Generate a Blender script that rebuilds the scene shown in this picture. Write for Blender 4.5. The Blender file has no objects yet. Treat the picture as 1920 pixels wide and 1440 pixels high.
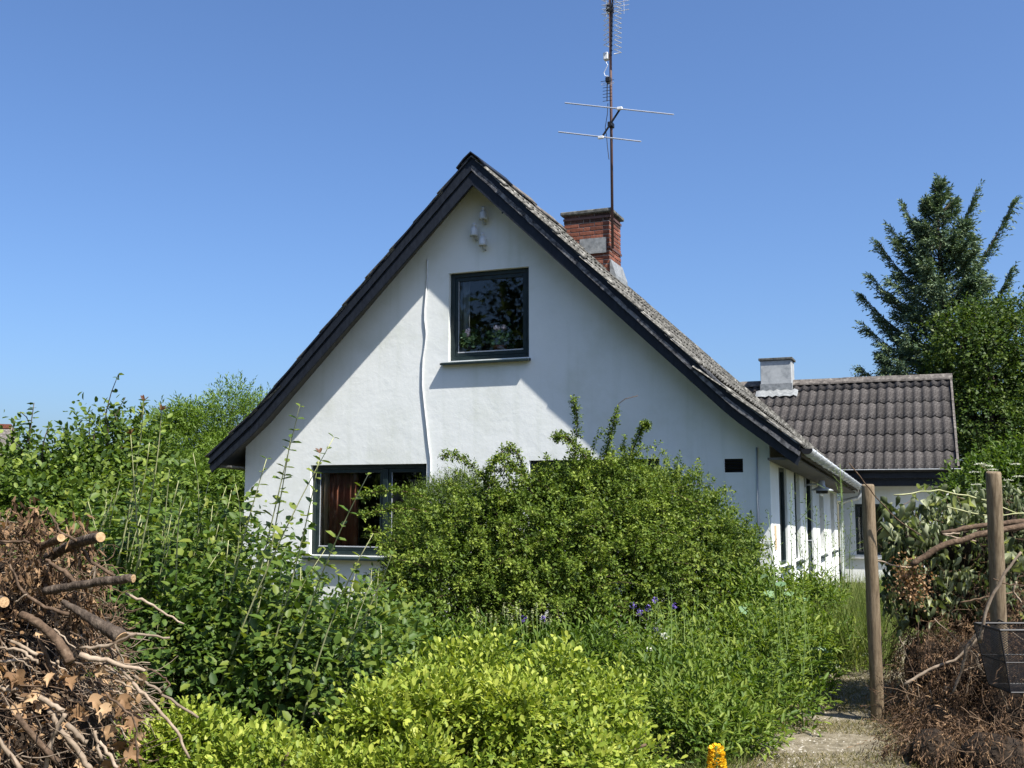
import bpy, bmesh, math
import numpy as np
from mathutils import Vector, Matrix
from mathutils.geometry import tessellate_polygon

sc = bpy.context.scene
COL = sc.collection

# ------------------------------------------------------------------ camera
F = 1950.0; YAW = math.radians(22.0); PITCH = math.radians(6.3); EYE = 1.6
cam_d = bpy.data.cameras.new('camera'); cam = bpy.data.objects.new('camera', cam_d); COL.objects.link(cam)
cam.location = (0, 0, EYE); cam.rotation_euler = (math.pi/2 + PITCH, 0, YAW)
cam_d.sensor_width = 36; cam_d.lens = 36*F/1920; cam_d.clip_start = .05; cam_d.clip_end = 2000
sc.camera = cam

# ------------------------------------------------------------------ sky and sun
SUN = Vector((2.25, -1.0, 3.5)).normalized()          # towards the sun
sun_el = math.asin(SUN.z); sun_az = math.atan2(SUN.x, SUN.y)
world = bpy.data.worlds.new('World'); sc.world = world; world.use_nodes = True
wn = world.node_tree; bg = wn.nodes['Background']
sky = wn.nodes.new('ShaderNodeTexSky'); sky.sky_type = 'NISHITA'; sky.sun_disc = False
sky.sun_elevation = sun_el; sky.sun_rotation = sun_az
sky.altitude = 0; sky.air_density = 1.0; sky.dust_density = 2.0; sky.ozone_density = 10.0
tint = wn.nodes.new('ShaderNodeMix'); tint.data_type = 'RGBA'; tint.blend_type = 'MULTIPLY'; tint.inputs[0].default_value = 1; tint.inputs[7].default_value = (.99, .995, 1.035, 1)
wn.links.new(sky.outputs[0], tint.inputs[6]); wn.links.new(tint.outputs[2], bg.inputs[0]); bg.inputs[1].default_value = 0.078
sun_d = bpy.data.lights.new('sun', 'SUN'); sun_d.energy = 4.2; sun_d.angle = math.radians(.53); sun_d.color = (1, .955, .89)
sun = bpy.data.objects.new('sun', sun_d); COL.objects.link(sun)
sun.rotation_euler = (-SUN).to_track_quat('-Z', 'Y').to_euler()
sc.view_settings.view_transform = 'Standard'; sc.view_settings.look = 'None'
sc.view_settings.exposure = 1.2; sc.view_settings.gamma = 1
sc.cycles.max_bounces = 6; sc.cycles.diffuse_bounces = 3; sc.cycles.transparent_max_bounces = 8
sc.cycles.use_denoising = True

# ------------------------------------------------------------------ helpers: pixel of the photograph (1920 wide) to a point
_fw = np.array([-math.sin(YAW)*math.cos(PITCH), math.cos(YAW)*math.cos(PITCH), math.sin(PITCH)])
_rt = np.array([math.cos(YAW), math.sin(YAW), 0]); _up = np.cross(_rt, _fw); CAM = np.array([0, 0, EYE])
def _ray(px, py): return _fw + _rt*(px-960)/F + _up*(720-py)/F
def at(px, py, d): return CAM + _ray(px, py)*d
def atY(px, py, Y): r = _ray(px, py); return CAM + r*(Y/r[1])

def nrm(a):
    a = np.asarray(a, float); return a/np.maximum(np.linalg.norm(a, axis=-1, keepdims=True), 1e-9)

# ------------------------------------------------------------------ helpers: objects
def props(o, label=None, cat=None, group=None, kind=None):
    if label: o['label'] = label
    if cat: o['category'] = cat
    if group: o['group'] = group
    if kind: o['kind'] = kind
    return o
def thing(name, label, cat, loc, group=None):
    o = bpy.data.objects.new(name, None); COL.objects.link(o); o.location = Vector(loc); o.empty_display_size = .2
    return props(o, label, cat, group)
def link(name, mesh, parent=None, mat=None):
    o = bpy.data.objects.new(name, mesh); COL.objects.link(o)
    if mat is not None and not mesh.materials: mesh.materials.append(mat)
    if parent is not None:
        o.parent = parent
        p = parent; loc = Vector(p.location)
        while p.parent is not None:          # parts keep world coordinates: undo only the root's offset
            p = p.parent; loc = Vector(p.location)
        if parent.type == 'EMPTY': o.matrix_parent_inverse = Matrix.Translation(-loc)
    return o

class MB:
    def __init__(s): s.v = []; s.f = []
    def add(s, vs, fs):
        b = len(s.v); s.v += [tuple(map(float, p)) for p in vs]; s.f += [tuple(b+i for i in f) for f in fs]; return s
    def box(s, a, b):
        (x0, y0, z0), (x1, y1, z1) = a, b
        if x0 > x1: x0, x1 = x1, x0
        if y0 > y1: y0, y1 = y1, y0
        if z0 > z1: z0, z1 = z1, z0
        return s.add([(x0,y0,z0),(x1,y0,z0),(x1,y1,z0),(x0,y1,z0),(x0,y0,z1),(x1,y0,z1),(x1,y1,z1),(x0,y1,z1)],
              [(0,3,2,1),(4,5,6,7),(0,1,5,4),(1,2,6,5),(2,3,7,6),(3,0,4,7)])
    def prism_y(s, poly, y0, y1):           # poly in (x,z), extruded along y
        n = len(poly)
        v = [(x, y0, z) for x, z in poly] + [(x, y1, z) for x, z in poly]
        f = [tuple(range(n)), tuple(range(2*n-1, n-1, -1))] + [(i, n+i, n+(i+1) % n, (i+1) % n) for i in range(n)]
        return s.add(v, f)
    def prism_x(s, poly, x0, x1):           # poly in (y,z), extruded along x
        n = len(poly)
        v = [(x0, y, z) for y, z in poly] + [(x1, y, z) for y, z in poly]
        f = [tuple(range(n)), tuple(range(2*n-1, n-1, -1))] + [(i, n+i, n+(i+1) % n, (i+1) % n) for i in range(n)]
        return s.add(v, f)
    def tube(s, pts, rad, sides=5, cap=True):
        pts = np.asarray(pts, float); n = len(pts)
        rad = np.full(n, rad) if np.isscalar(rad) else np.asarray(rad, float)
        t = np.gradient(pts, axis=0); t = nrm(t)
        ref = np.array([0, 0, 1.]) if abs(t[0][2]) < .9 else np.array([1., 0, 0])
        u = nrm(np.cross(t[0], ref)); vs = []
        for i in range(n):
            u = nrm(u - t[i]*np.dot(u, t[i])); w = np.cross(t[i], u)
            for k in range(sides):
                a = 2*math.pi*k/sides
                vs.append(pts[i] + rad[i]*(u*math.cos(a) + w*math.sin(a)))
        fs = []
        for i in range(n-1):
            for k in range(sides):
                k2 = (k+1) % sides
                fs.append((i*sides+k, i*sides+k2, (i+1)*sides+k2, (i+1)*sides+k))
        if cap:
            fs.append(tuple(range(sides-1, -1, -1))); fs.append(tuple(range((n-1)*sides, n*sides)))
        return s.add(vs, fs)
    def lathe(s, prof, c, sides=16, axis=None):   # prof: (r,z) list round vertical axis at c
        vs = []; n = len(prof)
        for r, z in prof:
            for k in range(sides):
                a = 2*math.pi*k/sides; vs.append((c[0]+r*math.cos(a), c[1]+r*math.sin(a), c[2]+z))
        fs = []
        for i in range(n-1):
            for k in range(sides):
                k2 = (k+1) % sides; fs.append((i*sides+k, i*sides+k2, (i+1)*sides+k2, (i+1)*sides+k))
        return s.add(vs, fs)
    def mesh(s, name='m', smooth=False):
        m = bpy.data.meshes.new(name); m.from_pydata(s.v, [], s.f); m.update()
        if smooth: m.polygons.foreach_set('use_smooth', [True]*len(m.polygons))
        return m
    def build(s, name, mat, parent=None, smooth=False, bevel=0):
        o = link(name, s.mesh(name, smooth), parent, mat)
        if bevel:
            b = o.modifiers.new('bevel', 'BEVEL'); b.width = bevel; b.segments = 1; b.limit_method = 'ANGLE'
        return o

def np_mesh(name, V, Fq, tint=None):
    """V (n,3), Fq (m,k) constant face size"""
    m = bpy.data.meshes.new(name); n = len(V); mm, k = Fq.shape
    m.vertices.add(n); m.vertices.foreach_set('co', np.ascontiguousarray(V, np.float32).ravel())
    m.loops.add(mm*k); m.loops.foreach_set('vertex_index', np.ascontiguousarray(Fq, np.int32).ravel())
    m.polygons.add(mm); m.polygons.foreach_set('loop_start', np.arange(0, mm*k, k, dtype=np.int32))
    m.update(calc_edges=True)
    if tint is not None:
        a = m.attributes.new('tint', 'FLOAT', 'POINT'); a.data.foreach_set('value', np.ascontiguousarray(tint, np.float32))
    return m

# ------------------------------------------------------------------ helpers: materials
def new_mat(name):
    m = bpy.data.materials.new(name); m.use_nodes = True
    nt = m.node_tree; return m, nt, nt.nodes['Principled BSDF']
def nd(nt, t, **kw):
    n = nt.nodes.new(t)
    for k, v in kw.items():
        if isinstance(k, str) and k in n.inputs: n.inputs[k].default_value = v
        else: setattr(n, k, v)
    return n
def ramp(nt, stops):
    r = nt.nodes.new('ShaderNodeValToRGB'); e = r.color_ramp.elements
    while len(e) < len(stops): e.new(.5)
    for i, (p, c) in enumerate(stops): e[i].position = p; e[i].color = (*c, 1)
    return r
def coords(nt, scale=(1, 1, 1), kind='Object'):
    tc = nt.nodes.new('ShaderNodeTexCoord'); mp = nt.nodes.new('ShaderNodeMapping'); mp.inputs['Scale'].default_value = scale
    nt.links.new(tc.outputs[kind], mp.inputs[0]); return mp.outputs[0]
def noisy(name, stops, scale=6, detail=6, rough=.8, bump=0, bscale=None, bdist=.01, stretch=(1, 1, 1), spec=.3, metallic=0, rnd=0, kind='Object'):
    """base colour from a noise ramp, bump from a second noise; rnd mixes in a per-object brightness"""
    m, nt, b = new_mat(name); co = coords(nt, stretch, kind)
    n = nd(nt, 'ShaderNodeTexNoise'); n.inputs['Scale'].default_value = scale; n.inputs['Detail'].default_value = detail; n.inputs['Roughness'].default_value = .65
    nt.links.new(co, n.inputs['Vector'])
    r = ramp(nt, stops); nt.links.new(n.outputs['Fac'], r.inputs[0]); out = r.outputs[0]
    if rnd:
        oi = nd(nt, 'ShaderNodeObjectInfo'); mr = nd(nt, 'ShaderNodeMapRange'); mr.inputs[3].default_value = 1-rnd; mr.inputs[4].default_value = 1+rnd
        nt.links.new(oi.outputs['Random'], mr.inputs[0])
        hs = nd(nt, 'ShaderNodeHueSaturation'); nt.links.new(mr.outputs[0], hs.inputs['Value']); nt.links.new(out, hs.inputs['Color']); out = hs.outputs[0]
    nt.links.new(out, b.inputs['Base Color'])
    b.inputs['Roughness'].default_value = rough; b.inputs['Specular IOR Level'].default_value = spec; b.inputs['Metallic'].default_value = metallic
    if bump:
        n2 = nd(nt, 'ShaderNodeTexNoise'); n2.inputs['Scale'].default_value = bscale or scale*4; n2.inputs['Detail'].default_value = 5
        nt.links.new(co, n2.inputs['Vector'])
        bp = nd(nt, 'ShaderNodeBump'); bp.inputs['Strength'].default_value = bump; bp.inputs['Distance'].default_value = bdist
        nt.links.new(n2.outputs['Fac'], bp.inputs['Height']); nt.links.new(bp.outputs[0], b.inputs['Normal'])
    return m
def flat(name, c, rough=.6, spec=.3, metallic=0, var=.12):
    return noisy(name, [(.3, tuple(x*(1-var) for x in c)), (.7, tuple(min(1, x*(1+var)) for x in c))], 9, 4, rough, .15, 40, .003, spec=spec, metallic=metallic)
def leaf_mat(name, dark, mid, light, trans=.3, rough=.55, spec=.25, tcol=None):
    m, nt, b = new_mat(name)
    g = {'l_golden': (1.08, 1.17, 1.02), 'l_spruce': (1.70, 1.60, 1.70), 'l_perennial': (1.40, 1.30, .88), 'l_barberry': (1.55, 1.68, 1.1), 'l_snow': (1.75, 1.6, 1.0), 'l_apple': (1.6, 1.45, .95),
         'l_privet': (1.40, 1.28, .85), 'l_yew': (1.25, 1.2, .85), 'l_grass': (1.2, 1.1, .8), 'l_tree': (1.25, 1.15, .85), 'l_elder': (.95, .85, .7), 'l_willow': (1.02, 1.18, .95)}.get(name, (1, 1, 1))
    dark, mid, light = [tuple(c*k for c, k in zip(x, g)) for x in (dark, mid, light)]
    at_ = nd(nt, 'ShaderNodeAttribute'); at_.attribute_name = 'tint'
    r = ramp(nt, [(0, dark), (.5, mid), (1, light)]); nt.links.new(at_.outputs['Fac'], r.inputs[0])
    nt.links.new(r.outputs[0], b.inputs['Base Color']); b.inputs['Roughness'].default_value = rough; b.inputs['Specular IOR Level'].default_value = spec
    tr = nd(nt, 'ShaderNodeBsdfTranslucent')
    mx = nd(nt, 'ShaderNodeMix'); mx.data_type = 'RGBA'; mx.blend_type = 'MULTIPLY'; mx.inputs[0].default_value = 1
    mx.inputs[7].default_value = (*(tcol or (1.35, 1.45, .6)), 1)
    nt.links.new(r.outputs[0], mx.inputs[6]); nt.links.new(mx.outputs[2], tr.inputs[0])
    ms = nd(nt, 'ShaderNodeMixShader'); ms.inputs[0].default_value = trans
    nt.links.new(b.outputs[0], ms.inputs[1]); nt.links.new(tr.outputs[0], ms.inputs[2])
    nt.links.new(ms.outputs[0], nt.nodes['Material Output'].inputs[0])
    return m

M = {}
# plaster: white limewash, uneven trowelled relief and a few faint stains
def plaster():
    m, nt, b = new_mat('plaster'); co = coords(nt)
    n = nd(nt, 'ShaderNodeTexNoise'); n.inputs['Scale'].default_value = 1.3; n.inputs['Detail'].default_value = 8; n.inputs['Roughness'].default_value = .62
    nt.links.new(co, n.inputs[0])
    r = ramp(nt, [(.28, (.67, .69, .62)), (.5, (.765, .785, .745)), (.75, (.805, .82, .785))]); nt.links.new(n.outputs[0], r.inputs[0]); nt.links.new(r.outputs[0], b.inputs['Base Color'])
    co2 = coords(nt, (7, 7, .35)); st = nd(nt, 'ShaderNodeTexNoise'); st.inputs['Scale'].default_value = 1.0; st.inputs['Detail'].default_value = 6; nt.links.new(co2, st.inputs[0])
    sr = ramp(nt, [(.30, (.80, .82, .76)), (.48, (1, 1, 1))]); nt.links.new(st.outputs[0], sr.inputs[0])
    mm = nd(nt, 'ShaderNodeMix'); mm.data_type = 'RGBA'; mm.blend_type = 'MULTIPLY'; mm.inputs[0].default_value = .4; nt.links.new(r.outputs[0], mm.inputs[6]); nt.links.new(sr.outputs[0], mm.inputs[7]); nt.links.new(mm.outputs[2], b.inputs['Base Color'])
    b.inputs['Roughness'].default_value = .85; b.inputs['Specular IOR Level'].default_value = .2
    h = None
    for sc_, w in ((1.6, .8), (6, .35), (22, .16), (70, .07), (190, .03)):
        k = nd(nt, 'ShaderNodeTexNoise'); k.inputs['Scale'].default_value = sc_; k.inputs['Detail'].default_value = 3; k.inputs['Distortion'].default_value = .6 if sc_ < 10 else 0
        nt.links.new(co, k.inputs[0])
        mu = nd(nt, 'ShaderNodeMath'); mu.operation = 'MULTIPLY_ADD'; mu.inputs[1].default_value = w; nt.links.new(k.outputs[0], mu.inputs[0])
        if h is None: mu.inputs[2].default_value = 0
        else: nt.links.new(h, mu.inputs[2])
        h = mu.outputs[0]
    bp = nd(nt, 'ShaderNodeBump'); bp.inputs['Strength'].default_value = .5; bp.inputs['Distance'].default_value = .016
    nt.links.new(h, bp.inputs['Height']); nt.links.new(bp.outputs[0], b.inputs['Normal']); return m
M['plaster'] = plaster()
M['black_wood'] = noisy('black_wood', [(.3, (.006, .008, .013)), (.7, (.016, .020, .028))], 8, 5, .55, .5, 30, .004, stretch=(3, 1, 1))
M['worn_wood'] = noisy('worn_wood', [(.36, (.014, .016, .020)), (.45, (.07, .07, .075)), (.62, (.19, .19, .195))], 14, 8, .85, .7, 50, .006)
M['soffit'] = flat('soffit', (.10, .095, .085), .8)
M['green_frame'] = noisy('green_frame', [(.3, (.006, .014, .015)), (.75, (.018, .032, .032))], 10, 5, .45, .3, 60, .002, spec=.4)
M['bead'] = flat('bead', (.42, .44, .46), .4)
M['sheet'] = noisy('sheet', [(.34, (.030, .027, .025)), (.52, (.062, .056, .052)), (.62, (.115, .106, .096)), (.70, (.28, .265, .24))], 22, 10, .95, .5, 90, .004, spec=.15, rnd=.22)
M['sheet_old'] = noisy('sheet_old', [(.36, (.05, .048, .042)), (.5, (.12, .115, .10)), (.6, (.26, .25, .22)), (.72, (.5, .48, .43))], 14, 10, .95, .7, 60, .008, spec=.15, rnd=.2)
M['ridge'] = noisy('ridge', [(.35, (.05, .045, .04)), (.55, (.13, .115, .10)), (.72, (.27, .25, .21))], 12, 9, .95, .6, 60, .006)
M['zinc'] = noisy('zinc', [(.3, (.42, .45, .46)), (.7, (.62, .64, .65))], 9, 5, .45, .15, 30, .002, spec=.5, metallic=.35)
M['lead'] = noisy('lead', [(.3, (.15, .16, .16)), (.7, (.33, .34, .33))], 14, 6, .55, .4, 30, .004, metallic=.2)
M['brick'] = noisy('brick', [(.25, (.075, .026, .016)), (.5, (.17, .058, .034)), (.8, (.25, .105, .065))], 20, 6, .9, .6, 90, .004, rnd=.35)
M['brick_sooty'] = noisy('brick_sooty', [(.25, (.020, .014, .012)), (.5, (.055, .028, .020)), (.8, (.11, .06, .045))], 20, 6, .9, .6, 90, .004, rnd=.3)
M['mortar'] = noisy('mortar', [(.3, (.17, .15, .13)), (.7, (.31, .28, .25))], 30, 5, .95, .5, 90, .004)
M['concrete'] = noisy('concrete', [(.3, (.035, .037, .035)), (.5, (.09, .09, .08)), (.75, (.20, .20, .17))], 14, 8, .95, .6, 60, .005)
M['render_grey'] = noisy('render_grey', [(.3, (.20, .215, .22)), (.5, (.36, .375, .37)), (.75, (.48, .49, .48))], 5, 8, .9, .5, 40, .006)
M['mast'] = flat('mast', (.10, .055, .045), .6)
M['alu'] = flat('alu', (.55, .57, .60), .35, metallic=.5)
M['black_plastic'] = flat('black_plastic', (.012, .012, .014), .5)
M['white_plastic'] = flat('white_plastic', (.62, .63, .62), .45)
M['porcelain'] = flat('porcelain', (.60, .62, .62), .35, .5)
M['terracotta'] = flat('terracotta', (.33, .12, .06), .8)
M['interior'] = flat('interior', (.10, .09, .08), .9)
M['curtain_red'] = noisy('curtain_red', [(.3, (.24, .085, .05)), (.7, (.34, .14, .08))], 6, 4, .9, stretch=(6, 1, .3))
M['curtain_beige'] = noisy('curtain_beige', [(.3, (.45, .33, .20)), (.7, (.60, .46, .30))], 6, 4, .9, stretch=(6, 1, .3))
M['lamp_enamel'] = flat('lamp_enamel', (.34, .36, .37), .4, .5)
M['bulb'] = flat('bulb', (.75, .75, .72), .15, .5)
M['post_wood'] = noisy('post_wood', [(.3, (.085, .058, .034)), (.5, (.22, .165, .10)), (.72, (.34, .265, .175))], 3.5, 8, .85, .8, 30, .008, stretch=(18, 18, .5))
M['bark'] = noisy('bark', [(.3, (.022, .016, .011)), (.52, (.07, .052, .038)), (.72, (.17, .135, .10))], 40, 9, .9, .9, 70, .012, stretch=(1, 1, .5))
M['bark_brown'] = noisy('bark_brown', [(.3, (.038, .024, .014)), (.55, (.11, .072, .045)), (.75, (.21, .15, .10))], 40, 7, .9, .8, 60, .006)
M['cut_wood'] = noisy('cut_wood', [(.3, (.22, .13, .06)), (.5, (.40, .26, .135)), (.7, (.52, .37, .21))], 70, 6, .85, .6, 120, .004)
M['pale_twig'] = noisy('pale_twig', [(.3, (.15, .11, .072)), (.55, (.27, .21, .15)), (.8, (.42, .35, .27))], 20, 6, .85, rnd=.25)
M['dark_twig'] = noisy('dark_twig', [(.3, (.05, .032, .02)), (.55, (.13, .085, .05)), (.8, (.26, .18, .11))], 25, 6, .9)
M['straw_stem'] = noisy('straw_stem', [(.3, (.27, .29, .12)), (.7, (.46, .45, .25))], 12, 4, .7)
M['green_stem'] = noisy('green_stem', [(.3, (.10, .16, .04)), (.7, (.20, .27, .08))], 12, 4, .7)
M['soil'] = noisy('soil', [(.3, (.045, .036, .022)), (.5, (.085, .075, .04)), (.7, (.07, .095, .03))], 3, 9, .95, .7, 30, .02)
M['gravel'] = noisy('gravel', [(.3, (.08, .068, .043)), (.5, (.17, .145, .095)), (.72, (.30, .265, .20))], 18, 9, .95, .8, 90, .012)

def glass():
    m, nt, b = new_mat('glass'); nt.nodes.remove(b)
    tr = nd(nt, 'ShaderNodeBsdfTransparent'); tr.inputs[0].default_value = (.90, .92, .92, 1)
    gl = nd(nt, 'ShaderNodeBsdfGlossy'); gl.inputs['Roughness'].default_value = .02
    fr = nd(nt, 'ShaderNodeFresnel'); fr.inputs[0].default_value = 1.5
    ms = nd(nt, 'ShaderNodeMixShader'); nt.links.new(fr.outputs[0], ms.inputs[0]); nt.links.new(tr.outputs[0], ms.inputs[1]); nt.links.new(gl.outputs[0], ms.inputs[2])
    nt.links.new(ms.outputs[0], nt.nodes['Material Output'].inputs[0]); return m
M['glass'] = glass()
# foliage
M['l_barberry'] = leaf_mat('l_barberry', (.022, .036, .008), (.058, .084, .016), (.140, .160, .040), .22, .55, .2)
M['l_privet'] = leaf_mat('l_privet', (.022, .048, .012), (.058, .102, .022), (.13, .175, .045), .28)
M['l_yew'] = leaf_mat('l_yew', (.028, .055, .012), (.062, .105, .022), (.11, .155, .04), .2)
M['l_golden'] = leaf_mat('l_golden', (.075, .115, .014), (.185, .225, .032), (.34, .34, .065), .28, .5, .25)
M['l_snow'] = leaf_mat('l_snow', (.018, .042, .014), (.045, .082, .022), (.105, .135, .034), .26, .5)
M['l_snowred'] = leaf_mat('l_snowred', (.10, .035, .022), (.15, .07, .03), (.20, .14, .05), .3, .5)
M['l_apple'] = leaf_mat('l_apple', (.018, .040, .012), (.046, .086, .022), (.135, .19, .052), .28)
M['l_willow'] = leaf_mat('l_willow', (.048, .080, .016), (.105, .150, .030), (.20, .245, .062), .33)
M['l_tree'] = leaf_mat('l_tree', (.016, .036, .010), (.042, .080, .018), (.095, .135, .03), .25)
M['l_elder'] = leaf_mat('l_elder', (.025, .060, .012), (.065, .13, .022), (.12, .19, .035), .3)
M['l_spruce'] = leaf_mat('l_spruce', (.020, .040, .022), (.045, .078, .042), (.10, .135, .060), .1, .6)
M['l_perennial'] = leaf_mat('l_perennial', (.026, .058, .012), (.068, .120, .024), (.15, .20, .048), .3)
M['l_grass'] = leaf_mat('l_grass', (.04, .070, .018), (.10, .145, .042), (.22, .25, .11), .3)
M['l_drygrass'] = leaf_mat('l_drygrass', (.08, .10, .026), (.19, .165, .065), (.33, .27, .14), .25, tcol=(1.1, 1.1, .8))
M['l_grey'] = leaf_mat('l_grey', (.10, .18, .09), (.16, .26, .13), (.24, .34, .17), .25)
M['l_wilt'] = leaf_mat('l_wilt', (.045, .062, .028), (.16, .19, .09), (.38, .40, .25), .3, .55, .25)
M['l_dry'] = leaf_mat('l_dry', (.12, .066, .030), (.30, .18, .09), (.50, .34, .19), .25, .7, tcol=(1.3, 1.1, .7))
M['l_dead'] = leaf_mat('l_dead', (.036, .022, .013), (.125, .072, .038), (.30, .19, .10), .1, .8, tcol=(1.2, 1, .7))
M['p_pink'] = leaf_mat('p_pink', (.72, .50, .50), (.82, .64, .63), (.88, .78, .76), .3, tcol=(1, 1, 1))
M['p_white'] = leaf_mat('p_white', (.55, .58, .42), (.72, .73, .58), (.82, .82, .70), .3, tcol=(1, 1, 1))
M['p_yellow'] = leaf_mat('p_yellow', (.65, .36, .01), (.80, .50, .015), (.9, .66, .04), .3, tcol=(1, 1, 1))
M['p_violet'] = leaf_mat('p_violet', (.10, .06, .28), (.17, .11, .42), (.26, .19, .55), .3, tcol=(1, 1, 1))
M['p_cream'] = leaf_mat('p_cream', (.35, .40, .16), (.50, .52, .25), (.62, .62, .36), .3, tcol=(1, 1, 1))
M['pebble'] = leaf_mat('pebble', (.09, .075, .055), (.22, .195, .15), (.46, .43, .36), 0, .9)

# ------------------------------------------------------------------ helpers: foliage
T_QUAD = (np.array([(0, 0, 0), (.5, .5, .07), (1, 0, -.06), (.5, -.5, .07)]), np.array([(0, 1, 2, 3)]))
T_OVAL = (np.array([(0, 0, 0), (.28, .44, .07), (.70, .40, .05), (1, 0, -.10), (.70, -.40, .05), (.28, -.44, .07)]), np.array([(0, 1, 2, 3), (0, 3, 4, 5)]))
T_ROUND = (np.array([(0, 0, 0), (.40, .40, .06), (.80, .44, .06), (1, 0, -.02), (.80, -.44, .06), (.40, -.40, .06)]), np.array([(0, 1, 2, 3), (0, 3, 4, 5)]))
T_BLADE = (np.array([(0, .5, 0), (.5, .42, .05), (1, 0, -.12), (.5, -.42, .05)]), np.array([(0, 1, 2, 3)]))

def pack(P, D, N, L, W, tpl):
    tv, tf = tpl; n = len(P); k = len(tv)
    D = nrm(D); S = nrm(np.cross(N, D)); N2 = np.cross(D, S)
    L = np.broadcast_to(np.asarray(L, float), (n,)); W = np.broadcast_to(np.asarray(W, float), (n,))
    V = (P[:, None, :] + (L[:, None]*tv[:, 0])[..., None]*D[:, None] + (W[:, None]*tv[:, 1])[..., None]*S[:, None]
         + (L[:, None]*tv[:, 2])[..., None]*N2[:, None])
    Fc = (np.arange(n)*k)[:, None, None] + tf[None]
    return V.reshape(-1, 3), Fc.reshape(-1, tf.shape[1]), k
def leaves(name, mat, parent, P, D, N, L, W, tpl, tint, kind='stuff'):
    V, Fc, k = pack(P, D, N, L, W, tpl)
    o = link(name, np_mesh(name, V, Fc, np.repeat(np.clip(tint, 0, 1), k)), parent, mat)
    if kind: o['kind'] = kind
    return o
_variants = {}
def leaf_objects(name, mat, parent, P, D, N, L, W, tpl, rng, tints=(.1, .3, .45, .6, .75, .95), curl=None):
    key = (mat.name, id(tpl))
    if key not in _variants:
        ms = []
        for t in tints:
            m = np_mesh('leaf', tpl[0], tpl[1], np.full(len(tpl[0]), t)); m.materials.append(mat); ms.append(m)
        _variants[key] = ms
    ms = _variants[key]
    D = nrm(D); S = nrm(np.cross(N, D)); N2 = np.cross(D, S); n = len(P)
    L = np.broadcast_to(np.asarray(L, float), (n,)); W = np.broadcast_to(np.asarray(W, float), (n,))
    base = Vector(parent.location) if parent.type == 'EMPTY' else Vector((0, 0, 0))
    for i in range(n):
        o = bpy.data.objects.new(name, ms[rng.integers(len(ms))]); COL.objects.link(o); o.parent = parent
        a, b, c = D[i]*L[i], S[i]*W[i], N2[i]*L[i]*(1 if curl is None else rng.uniform(*curl)); p = P[i]-np.array(base)
        o.matrix_local = Matrix(((a[0], b[0], c[0], p[0]), (a[1], b[1], c[1], p[1]), (a[2], b[2], c[2], p[2]), (0, 0, 0, 1)))

def noise3(P, freq, seed):
    r = np.random.default_rng(seed); out = 0
    for k in range(5):
        w = r.normal(size=3); w = w/np.linalg.norm(w)*freq*(1+.35*k); out = out + np.sin(P@w + r.uniform(0, 6.28))
    return out/5
def rdir(rng, n): return nrm(rng.normal(size=(n, 3)))
def lobe_points(rng, lobes, n, shell=(.62, 1.0), zmin=.02, seed=1, bump=.16, bfreq=5.0, cull=.58):
    """points in the outer shell of a union of lumpy ellipsoids and the outward normals there"""
    C = np.array([l[0] for l in lobes], float); R = np.array([l[1] for l in lobes], float)
    w = (R[:, 0]*R[:, 1]+R[:, 1]*R[:, 2]+R[:, 0]*R[:, 2]); w = w/w.sum()
    k = rng.choice(len(lobes), n, p=w); d = rdir(rng, n)
    r = rng.uniform(shell[0]**2, shell[1]**2, n)**.5*(1+bump*noise3(d*1.0+C[k]*3.1, bfreq, seed))
    P = C[k]+R[k]*d*r[:, None]; Nn = nrm(d/R[k]); keep = P[:, 2] > zmin
    for j in range(len(lobes)):
        q = np.linalg.norm((P-C[j])/R[j], axis=1); keep &= ~((q < cull) & (k != j))
    return P[keep], Nn[keep]
def shoots(rng, B, Dr, ln, k, ang=(50, 80), up=.7, jit=.5):
    """k leaves spiralling along each shoot"""
    n = len(B); Dr = nrm(Dr); ln = np.broadcast_to(np.asarray(ln, float), (n,))
    ref = np.where(np.abs(Dr[:, 2:3]) < .9, np.array([[0, 0, 1.]]), np.array([[1., 0, 0]]))
    u = nrm(np.cross(Dr, ref)); v = np.cross(Dr, u)
    P = []; D = []; N = []; T = []
    ph0 = rng.uniform(0, 6.28, n)
    for j in range(k):
        t = (j+.6)/k; ph = ph0+j*2.4+rng.uniform(-.4, .4, n)
        rad = u*np.cos(ph)[:, None]+v*np.sin(ph)[:, None]
        a = np.radians(rng.uniform(*ang, n)*(1-.45*t))
        d = Dr*np.cos(a)[:, None]+rad*np.sin(a)[:, None]
        d[:, 2] -= .12
        nn = np.array([0, 0, up])+Dr*.35+rng.normal(size=(n, 3))*jit*.6
        P.append(B+Dr*(ln*t)[:, None]); D.append(d); N.append(nn); T.append(np.full(n, t))
    return np.concatenate(P), np.concatenate(D), np.concatenate(N), np.concatenate(T)
def bush(root, mat, lobes, n, k, ln, L, W, tpl, seed, shell=(.55, 1.0), rough=.5, upb=.35, void=.0, vfreq=6, tint_c=.5, tint_v=.22, name='foliage', zmin=.03, ang=(50, 80), bump=.16, bfreq=5., cull=.58):
    rng = np.random.default_rng(seed)
    P, Nn = lobe_points(rng, lobes, n, shell, zmin, seed, bump, bfreq, cull)
    if void:
        keep = noise3(P, vfreq, seed+7) > -1+void; P, Nn = P[keep], Nn[keep]
    Dr = Nn+np.array([0, 0, upb])+rng.normal(size=P.shape)*rough
    lens = rng.uniform(.6, 1.4, len(P))*ln
    p, d, nn, t = shoots(rng, P, Dr, lens, k, ang)
    clump = np.tile(rng.normal(size=len(P))*.12 + noise3(P, 2.5, seed+3)*.12, k)
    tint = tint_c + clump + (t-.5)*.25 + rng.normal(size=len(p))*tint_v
    s = rng.uniform(.45, 1.3, len(p))
    return leaves(name, mat, root, p, d, nn, L*s, W*s, tpl, tint)
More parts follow.
